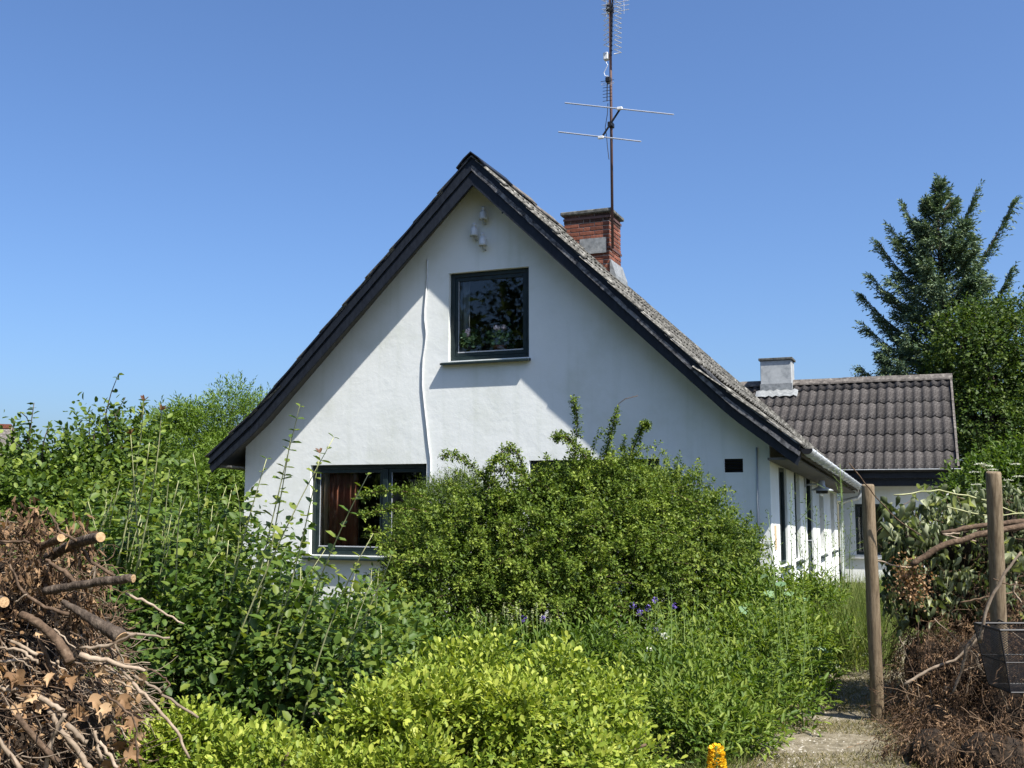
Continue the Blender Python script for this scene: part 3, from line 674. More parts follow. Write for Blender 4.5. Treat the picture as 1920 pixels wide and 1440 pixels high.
sm2, sv2, sf2 = sheet_mesh('roof_sheet', wedge+.08, PITCHW, .024, .013, 7); sm2.materials.append(M['sheet'])
for c in range(NC):
    lcut = wl-.0-(c*wedge-.04)
    for k in range(int((WX1-WX0)/PITCHW)):
        x0 = WX1-.05-(k+1)*PITCHW
        if x0 < -4.2: continue
        o3 = np.array([x0, WE, WEZ])+upv*(c*wedge-.05)+nv_*.0
        ob = bpy.data.objects.new('roof_sheet', sm2); COL.objects.link(ob); ob.parent = wroof
        yaw_ = rs.normal()*.004; sy = min(1., (wl-(c*wedge-.05)+.02)/(wedge+.08))
        Mx = np.eye(4); Mx[:3, 0] = acv+upv*yaw_; Mx[:3, 1] = (upv-acv*yaw_)*sy; Mx[:3, 2] = nv_; Mx[:3, 3] = o3+rs.normal(size=3)*np.array([.002, .004, .002])
        ob.matrix_local = Matrix(Mx.tolist())
for k in range(5):
    x1 = WX1+.02-k*1.12; m = MB()
    pr = [(WR-.16, WZ-.055), (WR-.15, WZ-.02), (WR-.03, WZ+.085), (WR+.03, WZ+.085), (WR+.16, WZ-.05), (WR, WZ+.02)]
    m.prism_x(pr, x1-1.14, x1); ob = m.build('ridge_cap', M['ridge'], wing); fix_normals(ob); ob.location.z += .006*(k % 2)
m = MB(); m.prism_x([(p[0], p[1]) for p in rquad(.045, .20)], WX1-.03, WX1+.012); ob = m.build('barge_board', M['ridge'], wing); fix_normals(ob)
# wing window with white bars
y = WF+.08; m = MB(); x0, z0, x1, z1 = WIN; f = .05
m.box((x0, y, z0), (x0+f, y+.06, z1)); m.box((x1-f, y, z0), (x1, y+.06, z1)); m.box((x0+f, y, z1-f), (x1-f, y+.06, z1)); m.box((x0+f, y, z0), (x1-f, y+.06, z0+f))
w = m.build('window', M['green_frame'], wing)
for x in (x0+.2, x0+.30, x0+.52): MB().box((x-.012, y-.012, z0+f+.002), (x+.012, y+.01, z1-f-.002)).build('glazing_bar', M['white_plastic'], w)
MB().box((x0+f-.002, y+.03, z0+f-.002), (x1-f+.002, y+.036, z1-f+.002)).build('pane', M['glass'], w)
MB().box((x0-.1, WF-.06, z0-.07), (x1+.1, WF+.078, z0-.002)).build('sill', M['white_plastic'], w)
# grey chimney of the wing
ca = atY(1425, 673, WR-.35); cb = atY(1483, 673, WR-.35); X0, X1 = ca[0], cb[0]; Z1 = ca[2]; y0 = WR-.35
m = MB(); m.box((X0, y0, WZ-.7), (X1, y0+.55, Z1-.05)); gch = m.build('chimney', M['render_grey'], wing, bevel=.01)
MB().box((X0-.035, y0-.035, Z1-.048), (X1+.035, y0+.585, Z1+.01)).build('chimney_cap', M['concrete'], gch, bevel=.008)
MB().box((X0-.012, y0-.012, WZ-.6), (X1+.012, y0-.001, WZ-.02)).build('flashing', M['lead'], gch)
m = MB(); fpts = []
for i in range(13):
    x = X0-.10+(X1-X0+.24)*i/12
    for t in (0, 1): q = np.array([x, y0-.005, 0]); zz = WEZ+(q[1]-WE)*math.tan(wang); fpts.append((x, y0-.005-(.26 if t == 0 else 0), zz+.06+.02*math.sin(x*35)-(.26*math.tan(wang) if t == 0 else 0)))
ob = m.add(fpts, [(2*i, 2*i+2, 2*i+3, 2*i+1) for i in range(12)]).build('flashing', M['lead'], gch, True)

# ================================================================== things on the house
# aerial mast ------------------------------------------------------------
mb_ = np.array([CX1+.055, cy0-.05, rz(CX1)+.25]); my = mb_[1]
def mp(px, py): return atY(px, py, my)          # points in the mast's plane
mx, mzt = mb_[0], 9.75
mast = thing('antenna_mast', 'tall brown aerial mast with several antennas fixed to brick chimney', 'antenna', mb_)
MB().tube([mb_, (mx, my, mzt)], .021, 10).build('pole', M['mast'], mast, True)
for z in (CZ-.14, CZ-.62):
    m = MB(); m.box((CX0-.006, cy0-.012, z), (CX1+.012, cy0-.007, z+.035)); m.box((CX1+.006, cy0-.012, z), (CX1+.011, CY1+.01, z+.035)); m.build('strap', M['mast'], mast)
# two-rod broadcast aerial: boom and two long rods
c1 = mp(1166, 209); c2 = mp(1131, 263); off = np.array([0, -.10, 0])
boom = MB().tube([c1+off, c2+off], .016, 8).build('boom', M['black_plastic'], mast)
r1 = MB().tube([mp(1064, 198)+off*1.2, mp(1267, 220)+off*1.2], .011, 8).build('rod', M['alu'], mast)
r2 = MB().tube([mp(1052, 252)+off*1.2, mp(1206, 270)+off*1.2], .011, 8).build('rod', M['alu'], mast)
for c in (c1, c2): MB().box(c+off*1.25-np.array([.045, .02, .02]), c+off*1.25+np.array([.045, .02, .025])).build('rod_clamp', M['white_plastic'], mast, bevel=.008)
cc = mp(1147, 236); MB().box(cc+np.array([-.035, -.11, -.035]), cc+np.array([.035, .03, .035])).build('boom_clamp', M['black_plastic'], mast, bevel=.006)
# small downward log aerial
ct = mp(1141, 153)
MB().box(ct+np.array([-.03, -.08, -.03]), ct+np.array([.05, .03, .05])).build('aerial_head', M['black_plastic'], mast, bevel=.01)
e = mp(1140, 192); MB().tube([ct+np.array([-.005, -.05, 0]), e+np.array([0, -.05, 0])], .008, 6).build('aerial_boom', M['black_plastic'], mast)
for k, py in enumerate((153.5, 166, 172, 178, 184, 191)):
    h = .075 if k else .11; q = mp(1141, py)+np.array([0, -.05, 0]); MB().tube([q-np.array([h, 0, 0]), q+np.array([h*.9, 0, 0])], .0045, 5).build('element', M['black_plastic'], mast)
q = mp(1141, 159)+np.array([0, -.05, 0])
MB().tube([q+np.array([.10*math.cos(a)*1.0+.0, 0, .018*math.sin(a)]) for a in np.linspace(0, 6.28, 20)], .0045, 5).build('folded_dipole', M['alu'], mast)
# amplifier box with cable
q = mp(1138, 107); MB().box(q+np.array([-.045, -.06, -.06]), q+np.array([.035, .02, .06])).build('amplifier_box', M['white_plastic'], mast, bevel=.012)
cab = [mp(*p)+np.array([0, -.04, 0]) for p in ((1137, 117), (1141, 124), (1134, 138), (1136, 144), (1142, 145))]
MB().tube(cab, .006, 5).build('cable', M['white_plastic'], mast)
MB().tube([mp(*p)+np.array([0, -.03, 0]) for p in ((1141, 195), (1140, 215), (1136, 240), (1139, 262), (1140, 275), (1143, 300))], .006, 5).build('cable', M['black_plastic'], mast)
# big upright aerial: dark boom with white zigzag directors on both sides
MB().tube([mp(1148, 108)+off*.6, mp(1152, -60)+off*.6], .013, 8).build('aerial_boom', M['black_plastic'], mast)
for s_, xb, w_, y0, y1 in ((1, 1158, 9, 106, -60), (-1, 1142, 8, 92, -60)):
    pts = []; py = y0; k = 0
    while py > y1: pts.append(mp(xb+(s_*w_ if k % 2 else -s_*w_*.4), py)+off*(.6 if k % 2 else .9)); py -= 4.55; k += 1
    MB().tube(pts, .010, 5).build('zigzag_director', M['white_plastic'], mast)
for k in range(20):
    py = 98-k*8.9
    if py < -58: break
    q = mp(1148+.03*(98-py), py)+off*.6; MB().tube([q-np.array([.03, 0, 0]), q+np.array([.03, 0, 0])], .004, 4).build('element', M['black_plastic'], mast)
for py, h in ((17, .22), (8, .22), (0, .22), (-9, .22)):
    q = mp(1150, py); MB().tube([q+np.array([-h, .10, 0]), q+np.array([h, .10, 0])], .006, 5).build('reflector_rod', M['alu'], mast)
for x in (-.14, .14): q = mp(1150, 20); MB().tube([q+np.array([x, .10, -.03]), q+np.array([x, .10, .32])], .005, 5).build('reflector_frame', M['alu'], mast)
q = mp(1145, 18); MB().box(q+np.array([-.06, -.07, -.06]), q+np.array([.04, .05, .06])).build('aerial_head', M['black_plastic'], mast, bevel=.015)

# porcelain insulators in the gable ----------------------------------------
def insulator(px, py, label, sc_=1., wrap=False):
    p = atY(px, py, D); c = np.array([p[0], D-.085, p[2]])
    r = thing('insulator', label, 'insulator', (p[0], D, p[2]), None)
    if wrap:
        m = MB(); m.lathe([(.0, .11), (.018, .11), (.022, .085), (.034, .06), (.045, .02), (.040, -.01), (.044, -.03), (.030, -.05), (.0, -.05)], c, 14); m.build('porcelain_body', M['white_plastic'], r, True)
        m = MB(); rr = np.random.default_rng(3)
        for k in range(5):
            z = .07-k*.028; m.tube([c+np.array([(.045-.002*k)*math.cos(a), (.045)*math.sin(a), z+.008*math.sin(a*1.3+k)]) for a in np.linspace(0, 6.28, 12)], .007, 5)
        m.build('wrapping', M['porcelain'], r, True)
    else:
        m = MB(); m.lathe([(.0, .115), (.020, .115), (.029, .10), (.029, .082), (.020, .068), (.036, .055), (.050, .028), (.050, -.025), (.058, -.055), (.050, -.055), (.040, .0), (.0, .0)], c, 18); m.build('porcelain_body', M['porcelain'], r, True)
    MB().tube([c+np.array([0, 0, -.005]), c+np.array([0, 0, -.075]), c+np.array([.003, .015, -.095]), c+np.array([.005, .10, -.095])], .009, 7).build('iron_hook', M['lamp_enamel'], r, True)
insulator(911, 407, 'white porcelain insulator highest on the gable, beneath the roof peak')
insulator(894, 438, 'insulator wrapped in white painted cord on the gable')
insulator(910, 456, 'white porcelain insulator lowest on the gable, above upstairs window')
m = MB(); p = atY(942, 399, D); m.tube([(p[0], D-.002, p[2]), (p[0], D+.01, p[2])], .012, 10)
props(m.build('cable_hole', M['black_plastic']), 'small black cable hole in the gable beside the insulators', 'hole')

# cables on the gable -------------------------------------------------------
pts = [atY(*q, D)-np.array([0, .014, 0]) for q in ((802, 487), (802, 515), (800, 545), (797, 580), (797, 600), (800, 625), (798, 648), (794, 672), (793, 700), (793, 725), (797, 765), (801, 800), (804, 830), (808, 860), (808, 885), (806, 930))]
pts = np.array(pts); t = np.linspace(0, len(pts)-1, 60); pts = np.stack([np.interp(t, np.arange(len(pts)), pts[:, k]) for k in range(3)], -1)
props(MB().tube(pts, .010, 6).build('wall_cable', M['white_plastic'], None, True), 'slack white cable hanging down the sunlit gable', 'cable')
a = atY(1419, 845, D); props(MB().tube([(a[0], D-.012, 2.18), (a[0], D-.012, .3)], .010, 6).build('wall_conduit', M['lamp_enamel'], None, True), 'thin straight grey conduit on the gable by the house corner', 'conduit')

# wall lamp -------------------------------------------------------------------
LY = 15.35; lp = atY(1541, 915, LY); lx, lz = lp[0], lp[2]-.02
lamp = thing('wall_lamp', 'grey enamel wall lamp on a bracket by the side door', 'lamp', (XR, LY, lz+.10))
MB().box((XR-.001, LY-.04, lz+.03), (XR+.02, LY+.04, lz+.17)).build('wall_plate', M['lamp_enamel'], lamp, bevel=.005)
MB().tube([(XR+.01, LY, lz+.06), (XR+.08, LY, lz+.075), (lx-.05, LY, lz+.075), (lx, LY, lz+.10)], .011, 8).build('arm', M['lamp_enamel'], lamp, True)
m = MB(); m.lathe([(.0, .125), (.038, .125), (.043, .10), (.046, .055), (.06, .035), (.155, -.01), (.160, -.016), (.152, -.016), (.06, .02), (.04, .02)], (lx, LY, lz), 28); m.build('shade', M['lamp_enamel'], lamp, True)
m = MB(); m.lathe([(.085, -.004), (.08, -.055), (.072, -.058), (.072, -.004)], (lx, LY, lz), 24); m.build('inner_collar', M['black_plastic'], lamp, True)
m = MB(); m.lathe([(.0, -.10), (.02, -.095), (.035, -.078), (.036, -.06), (.02, -.03), (.018, .0)], (lx, LY, lz), 16); m.build('bulb', M['bulb'], lamp, True)
props(MB().box((XR+.001, 12.22, 1.02), (XR+.012, 12.32, 1.30)).build('wall_thermometer', M['curtain_beige'], None, bevel=.003), 'slim wooden thermometer on the sunlit side wall', 'thermometer')

# curtains and window plants ---------------------------------------------------
def curtain(x0, x1, z0, z1, y, mat, label, n=28, amp=.025, lam=.09):
    vs = []; fs = []
    for i in range(n+1):
        x = x0+(x1-x0)*i/n; yy_ = y+amp*math.sin((x-x0)/lam*2*math.pi)+.01*math.sin(i*.7)
        vs += [(x, yy_, z0), (x, yy_, z1)]
    for i in range(n): fs.append((2*i, 2*i+2, 2*i+3, 2*i+1))
    o = MB().add(vs, fs).build('curtain', mat, None, True); sd = o.modifiers.new('s', 'SOLIDIFY'); sd.thickness = .004
    props(o, label, 'curtain')
curtain(-7.69, -7.58, .93, 1.98, D+.155, M['curtain_beige'], 'narrow beige curtain edge behind the ground floor window', 8)
curtain(-7.57, -7.12, .93, 1.98, D+.165, M['curtain_red'], 'rust red curtain drawn aside in ground floor window', amp=.018)
curtain(-5.68, -5.52, 3.40, 4.48, D+.22, M['lamp_enamel'], 'grey curtain edge in the upstairs window', 8)
def geranium(px, d_in, pot, label, seed, sprd=.16, h=.2, nflo=3, potr=.085):
    rng = np.random.default_rng(seed); y = D+d_in; x = atY(px, 600, y)[0]; z = UW[1]+.06
    g = thing('potted_geranium', label, 'plant', (x, y, z))
    m = MB(); m.lathe([(0, 0), (potr*.72, 0), (potr*.95, .10), (potr*1.05, .10), (potr*1.05, .13), (potr*.9, .13), (potr*.85, .11), (0, .11)], (x, y, z), 18); m.build('pot', pot, g, True)
    lob = [((x, y, z+.13+h*.5), (sprd, .07, h*.6))]
    bush(g, M['l_grey'], lob, 130, 4, .05, .055, .055, T_ROUND, seed, shell=(.2, 1), zmin=z+.1)
    for k in range(nflo):
        cx, cz = x+rng.uniform(-1, 1)*sprd*.95, z+.13+h*(.9+rng.random()*.35)
        MB().tube([(x+(cx-x)*.5, y-.02, z+.2), (cx, y-.06, cz)], .003, 4).build('flower_stem', M['green_stem'], g)
        n = 60; d = rdir(rng, n); P = np.array([cx, y-.065, cz])+d*.034
        leaves('blossom', M['p_pink'], g, P, np.cross(d, rdir(rng, n)), d, .026, .024, T_QUAD, .5+rng.random(n)*.5, None)
    return g
MB().box((UW[0]+.03, D+.145, UW[1]+.02), (UW[2]-.03, D+.36, UW[1]+.055)).build('window_board', M['interior'], cottage)
geranium(938, .175, M['terracotta'], 'pink geranium in a terracotta pot on upstairs window sill', 21, .15, .20, 3)
geranium(885, .168, M['black_plastic'], 'pale pink geranium in dark pot, left in upstairs window', 22, .13, .17, 3)

# ================================================================== vegetation
def lobes_px(items):
    """(px, py, depth, rx, ry, rz): lobe centre seen at that pixel at that distance"""
    return [(at(a, b, d), (rx, ry, rz_)) for a, b, d, rx, ry, rz_ in items]
def ground_under(p): return np.array([p[0], p[1], 0.])

# --- barberry: big dark bush against the gable, with arching whips
c0 = at(1000, 1000, 10.2)
barb = thing('barberry_bush', 'large dark green small-leaved barberry bush with arching whips before the gable', 'bush', ground_under(c0))
LB = lobes_px([(815, 1050, 9.6, .38, .45, .42), (890, 1010, 9.9, .52, .6, .48), (850, 1110, 9.2, .60, .55, .48), (770, 1120, 9.2, .36, .45, .36), (1010, 1020, 9.8, .70, .7, .66), (1115, 965, 10.2, .56, .6, .50),
               (1150, 1070, 9.7, .70, .6, .56), (1010, 1130, 9.1, .70, .5, .44), (1180, 930, 10.6, .40, .5, .30), (1220, 1010, 10.3, .42, .5, .48), (1075, 905, 10.3, .28, .35, .22), (1000, 990, 10.2, .45, .4, .36)])
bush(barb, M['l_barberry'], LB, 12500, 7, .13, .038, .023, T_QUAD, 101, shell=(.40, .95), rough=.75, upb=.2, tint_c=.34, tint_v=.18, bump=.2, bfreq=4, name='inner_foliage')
sprays(barb, M['l_barberry'], LB, 950, 102, .46, .034, .021, M['bark_brown'])
sprays(barb, M['l_barberry'], LB, 60, 1022, .55, .034, .021, M['bark_brown'], k=30, droop=.3, up=.9, shell=(.7, .95), tint_c=.66, name='young_foliage')
limbs(barb, ground_under(c0), [l[0] for l in LB], .035, .012, M['bark'], 5, 'stem')
rng = np.random.default_rng(77)
WH = [((985, 900), (960, 820), (905, 900), 9.9), ((930, 940), (880, 858), (830, 856), 9.8), ((1000, 930), (950, 850), (915, 880), 9.8), ((1130, 880), (1142, 830), (1155, 772), 10.0), ((1040, 930), (985, 880), (905, 888), 9.9),
      ((800, 935), (740, 915), (672, 932), 9.3), ((800, 960), (740, 950), (672, 970), 9.3), ((1100, 860), (1060, 815), (1040, 822), 10.0), ((1070, 900), (1085, 800), (1076, 748), 10.2), ((1180, 860), (1205, 800), (1212, 800), 10.4)]
for k, (a, b, c, d) in enumerate(WH):
    a, b, c = at(*a, d), at(*b, d-.05), at(*c, d-.1); t = np.linspace(0, 1, 14)[:, None]
    pts = (1-t)**2*a+2*t*(1-t)*(b*1.5-(a+c)*.25)+t**2*c
    w = MB().tube(pts, np.linspace(.007, .003, 14), 5).build('whip', M['bark_brown'], barb, True)
    seg = np.diff(pts, axis=0); B = np.repeat(pts[:-1], 9, axis=0)+np.repeat(seg, 9, axis=0)*rng.random((117, 1)); Dr = nrm(rng.normal(size=B.shape)+nrm(np.repeat(seg, 9, axis=0))*.5+np.array([0, 0, .3]))
    p, dd, nn, tt = shoots(rng, B, Dr, .055, 6); s_ = rng.uniform(.8, 1.3, len(p))
    leaves('whip_foliage', M['l_barberry'], barb, p, dd, nn, .026*s_, .017*s_, T_QUAD, .62+rng.normal(size=len(p))*.2)
p_ = [at(1185, 772, 10.0), at(1183, 760, 10.0), at(1190, 750, 10.0), at(1198, 743, 10.0)]
p_ = [at(1155, 775, 10.0), at(1160, 757, 10.0), at(1172, 748, 10.0), at(1196, 742, 10.0)]
MB().tube(p_, .004, 5).build('bare_twig', M['bark_brown'], barb, True)

# --- feathery yew growing into the barberry, by the window
c0 = at(835, 940, 10.4)
yew = thing('yew_shrub', 'feathery fresh green yew tuft between ground floor window and barberry', 'bush', ground_under(c0))
bush(yew, M['l_yew'], lobes_px([(835, 960, 10.4, .30, .35, .26), (790, 1010, 10.2, .22, .3, .34), (870, 945, 10.5, .30, .3, .24)]), 3800, 14, .16, .030, .006, T_QUAD, 103, rough=.45, upb=.3, ang=(40, 65), shell=(.5, 1.05))
limbs(yew, ground_under(c0), [at(835, 960, 10.4), at(790, 1010, 10.2), at(870, 945, 10.5)], .03, .01, M['bark_brown'], 6, 'stem')

# --- privet: lighter leafy shrub at the house corner
c0 = at(1320, 1030, 10.9)
priv = thing('privet_shrub', 'bushy mid green shrub at the right corner of the house', 'bush', ground_under(c0))
LP_ = lobes_px([(1300, 1000, 10.9, .44, .5, .40), (1345, 1050, 10.8, .38, .5, .42), (1290, 1090, 10.5, .52, .5, .5), (1365, 1110, 10.6, .32, .4, .42), (1240, 940, 11.0, .34, .4, .26), (1340, 1150, 10.3, .45, .4, .36)])
bush(priv, M['l_privet'], LP_, 5200, 8, .15, .040, .021, T_QUAD, 104, shell=(.45, .98), rough=.6, upb=.5, void=.1, vfreq=6, tint_c=.45, bump=.2)
sprays(priv, M['l_privet'], LP_, 420, 106, .36, .040, .020, M['green_stem'], k=16, m=5, droop=.2, up=.8, shell=(.6, .95), tint_c=.6)
limbs(priv, ground_under(c0), [l[0] for l in LP_], .03, .008, M['bark'], 7, 'stem')
rng = np.random.default_rng(78)
for k in range(16):
    px = rng.uniform(1210, 1390); d = 10.8; y0 = 890+(px-1210)**2*.0026; a = at(px, y0+60, d); b = at(px+rng.uniform(-12, 25), y0-rng.uniform(10, 60), d)
    MB().tube(curve_pts(a, b, rng.normal(size=3)*.02, 5), np.linspace(.004, .002, 5), 4).build('shoot', M['green_stem'], priv)
    n = 10; t = np.linspace(.25, 1, n)[:, None]; P = a+(b-a)*t; dd = rdir(rng, n); dd[:, 2] = np.abs(dd[:, 2])*.5
    leaves('shoot_foliage', M['l_privet'], priv, P, dd, np.tile([0, 0, 1.], (n, 1))+rng.normal(size=(n, 3))*.3, .035, .016, T_OVAL, .6+rng.normal(size=n)*.15)

# --- golden shrub in the foreground
def golden(label, lob, n, seed, nobj):
    c0 = lob[0][0]
    g = thing('golden_shrub', label, 'bush', ground_under(c0))
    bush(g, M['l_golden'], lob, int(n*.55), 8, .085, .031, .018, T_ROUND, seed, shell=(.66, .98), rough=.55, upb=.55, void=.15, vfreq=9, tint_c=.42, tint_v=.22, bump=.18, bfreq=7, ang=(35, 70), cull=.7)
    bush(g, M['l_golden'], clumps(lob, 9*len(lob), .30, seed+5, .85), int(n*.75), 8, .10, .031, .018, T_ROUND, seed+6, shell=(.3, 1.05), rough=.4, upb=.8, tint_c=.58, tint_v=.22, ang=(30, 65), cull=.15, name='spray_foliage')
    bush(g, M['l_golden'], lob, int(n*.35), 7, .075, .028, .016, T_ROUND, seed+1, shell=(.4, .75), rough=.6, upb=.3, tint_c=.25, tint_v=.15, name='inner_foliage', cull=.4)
    # single leaves on the sprays nearest the viewer
    rng = np.random.default_rng(seed+2); P, Nn = lobe_points(rng, lob, 1400, (1.0, 1.06), .05, seed, .16, 7, .95)
    f = ((CAM-P)*Nn).sum(1)/np.linalg.norm(CAM-P, axis=1); sel = np.where(f > .15)[0][:nobj//6]
    p, d, nn, t = shoots(rng, P[sel], Nn[sel]+np.array([0, 0, .6])+rng.normal(size=(len(sel), 3))*.4, .09, 6, (35, 70))
    s_ = rng.uniform(.8, 1.2, len(p)); leaf_objects('leaf', M['l_golden'], g, p, d, nn, .033*s_, .019*s_, T_ROUND, rng, (.3, .45, .55, .65, .78, .95))
    rng = np.random.default_rng(seed+3)
    limbs(g, ground_under(c0), [l[0]+rng.normal(size=3)*.1 for l in lob for _ in range(3)], .016, .006, M['bark_brown'], seed, 'stem')
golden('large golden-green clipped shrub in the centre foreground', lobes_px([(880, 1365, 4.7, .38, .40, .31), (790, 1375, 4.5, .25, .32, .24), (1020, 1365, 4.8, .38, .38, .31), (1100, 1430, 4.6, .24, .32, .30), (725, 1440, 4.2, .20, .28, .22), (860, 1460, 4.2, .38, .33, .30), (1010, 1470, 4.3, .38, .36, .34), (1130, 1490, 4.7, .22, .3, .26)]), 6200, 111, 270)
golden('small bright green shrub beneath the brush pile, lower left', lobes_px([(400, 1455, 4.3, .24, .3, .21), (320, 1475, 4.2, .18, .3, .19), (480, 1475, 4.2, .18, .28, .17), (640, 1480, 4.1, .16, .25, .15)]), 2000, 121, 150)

# --- snowberry: tall straw-stemmed shoots with opposite oval leaves
def snow_stem(root, rng, base, tip, nl, L0, bend=.06, red=False, big=False, objs=False, rad=.0055):
    base, tip = np.asarray(base, float), np.asarray(tip, float); ln = np.linalg.norm(tip-base)
    pts = curve_pts(base, tip, np.array([rng.normal()*bend, rng.normal()*bend, .03])*ln, 9)
    MB().tube(pts, np.linspace(rad, .0018, 9), 5).build('stem', M['straw_stem'], root, True)
    t = np.linspace(.12, 1, nl); P = np.stack([np.interp(t, np.linspace(0, 1, 9), pts[:, k]) for k in range(3)], -1)
    ax = nrm(tip-base); u = nrm(np.cross(ax, [.3, -.9, .2])); v = np.cross(ax, u); Ps = []; Ds = []; Ns = []; Ls = []
    for i in range(nl):
        ph = (i % 2)*1.57+rng.normal()*.4
        for s_ in (1, -1):
            if rng.random() < .10: continue
            r = (u*math.cos(ph)+v*math.sin(ph))*s_; d = r*.85+ax*.35+np.array([0, 0, -.12]); Ps.append(P[i]); Ds.append(d); Ns.append(np.array([0, 0, 1.])+ax*.25+rng.normal(size=3)*.28)
            Ls.append(L0*(1-.55*t[i]**3)*rng.uniform(.75, 1.2)*(.75+.5*min(1, t[i]*3)))
    Ps, Ds, Ns, Ls = map(np.array, (Ps, Ds, Ns, Ls))
    if objs: leaf_objects('leaf', M['l_snow'], root, Ps, Ds, Ns, Ls, Ls*.62, T_OVAL, rng, (.35, .5, .6, .7, .8, .95))
    else: return Ps, Ds, Ns, Ls
    if red:
        n = 4; d = rdir(rng, n)+ax*1.2; leaf_objects('leaf_tip', M['l_snowred'], root, np.tile(tip, (n, 1)), d, np.tile([0, -.5, 1.], (n, 1)), L0*.6, L0*.25, T_OVAL, rng)
def snowberry(label, lob, n, seed, tall, wild, pxr, depth, ytop):
    c0 = lob[0][0]; r = thing('snowberry_shrub', label, 'bush', ground_under(c0)); rng = np.random.default_rng(seed)
    bush(r, M['l_snow'], lob, n, 8, .22, .052, .034, T_OVAL, seed, shell=(.45, 1.05), rough=.6, upb=.5, void=.18, vfreq=5, tint_c=.40, tint_v=.2, bump=.2, bfreq=4, ang=(55, 85))
    for (bx, by, tx, ty, d, red) in tall: snow_stem(r, rng, at(bx, by, d+.15), at(tx, ty, d), max(6, int((by-ty)/26)), .062, .03, red, objs=True)
    acc = []
    for k in range(wild):
        px = rng.uniform(*pxr); d = depth+rng.uniform(-.5, .6); ty = ytop+rng.exponential(70)
        acc.append(snow_stem(r, rng, at(px-rng.uniform(20, 90), ty+rng.uniform(260, 420), d+.1), at(px, ty, d), rng.integers(8, 12), .055, .05, rad=.0045))
    P, D_, N_, L_ = [np.concatenate(z) for z in zip(*acc)]
    leaves('stem_foliage', M['l_snow'], r, P, D_, N_, L_, L_*.62, T_OVAL, .55+rng.normal(size=len(P))*.2)
    return r
snowberry('tall leafy snowberry shrub behind the brush pile, straw-coloured shoots against sky', lobes_px([(300, 1130, 6.0, .55, .5, .42), (230, 1060, 6.6, .45, .45, .4), (400, 1100, 6.3, .50, .5, .42), (330, 1260, 5.4, .6, .45, .4), (430, 1230, 5.6, .5, .45, .42), (250, 1200, 5.8, .5, .5, .5)]), 2300, 131,
    [(215, 1080, 270, 752, 5.4, True), (250, 1090, 303, 770, 5.2, True), (150, 1000, 180, 905, 6.0, False), (225, 1060, 280, 830, 5.6, False), (300, 1080, 318, 880, 5.8, False), (355, 1080, 362, 850, 6.0, False), (265, 1100, 245, 815, 5.3, True), (330, 1100, 340, 930, 5.2, False), (205, 1090, 165, 940, 5.0, False)], 34, (190, 470), 5.9, 900)
snowberry('snowberry shrub with long arching shoots in front of ground floor window', lobes_px([(520, 1230, 6.0, .44, .5, .36), (600, 1270, 5.8, .44, .5, .32), (470, 1300, 5.4, .5, .4, .40), (640, 1320, 5.4, .42, .4, .34), (560, 1340, 5.2, .5, .4, .38), (690, 1230, 6.6, .35, .4, .28)]), 2100, 141,
    [(440, 1290, 562, 762, 5.0, False), (470, 1200, 545, 820, 5.1, False), (400, 1320, 626, 820, 4.9, False), (520, 1330, 690, 890, 4.9, False), (500, 1250, 600, 850, 5.2, True), (560, 1390, 700, 1000, 4.7, False), (420, 1160, 500, 860, 5.2, False), (600, 1300, 735, 1040, 5.0, False)], 22, (470, 730), 5.6, 1010)

# --- apple-leaved shrubs, far left
def left_shrub(name, label, lob, n, seed, tips, mat='l_apple', L=.062, W=.036, depth=9.):
    c0 = lob[0][0]; r = thing(name, label, 'bush', ground_under(c0)); rng = np.random.default_rng(seed)
    bush(r, M[mat], lob, n, 7, .26, L, W, T_OVAL, seed, shell=(.45, 1.06), rough=.65, upb=.5, void=.2, vfreq=4, tint_c=.5, tint_v=.22, bump=.22, bfreq=4)
    limbs(r, ground_under(c0), [l[0] for l in lob], .045, .012, M['bark'], seed, 'stem')
    for (bx, by, tx, ty, d) in tips:
        a, b = at(bx, by, d), at(tx, ty, d); MB().tube(curve_pts(a, b, rng.normal(size=3)*.03, 6), np.linspace(.008, .003, 6), 5).build('shoot', M['bark'], r, True)
        k = 9; t = rng.random(k*2)*.75+.25; P = a+(b-a)*t[:, None]; dd = rdir(rng, k*2); dd[:, 2] = np.abs(dd[:, 2])*.4
        leaf_objects('leaf', M[mat], r, P, dd, np.tile([0, 0, 1.], (k*2, 1))+rng.normal(size=(k*2, 3))*.35, L*rng.uniform(.7, 1.1, k*2), W, T_OVAL, rng)
    return r
left_shrub('apple_shrub', 'dense apple shrub left of the cottage, tallest shoot reaching into sky', lobes_px([(205, 920, 9.0, .38, .5, .34), (200, 850, 9.2, .24, .35, .26), (250, 870, 9.3, .22, .35, .28), (140, 925, 8.8, .26, .4, .24), (230, 1000, 8.6, .6, .5, .4)]), 2400, 151,
    [(205, 850, 222, 702, 9.1), (215, 840, 235, 745, 9.2), (240, 850, 268, 760, 9.1), (120, 900, 118, 800, 8.8), (170, 850, 168, 780, 9.), (200, 850, 195, 765, 9.), (185, 860, 180, 800, 9.), (225, 850, 215, 775, 9.1)])
left_shrub('apple_shrub', 'leafy apple shrub at left edge with small green fruit', lobes_px([(45, 950, 8.4, .36, .5, .26), (70, 895, 8.6, .20, .3, .18), (0, 1000, 8.2, .55, .5, .38), (100, 990, 8.2, .42, .5, .30), (-60, 930, 8.6, .4, .5, .36)]), 2000, 161,
    [(40, 850, 38, 772, 8.4), (55, 840, 64, 755, 8.4), (80, 870, 92, 800, 8.4), (30, 840, 26, 785, 8.5)], L=.058, W=.036)

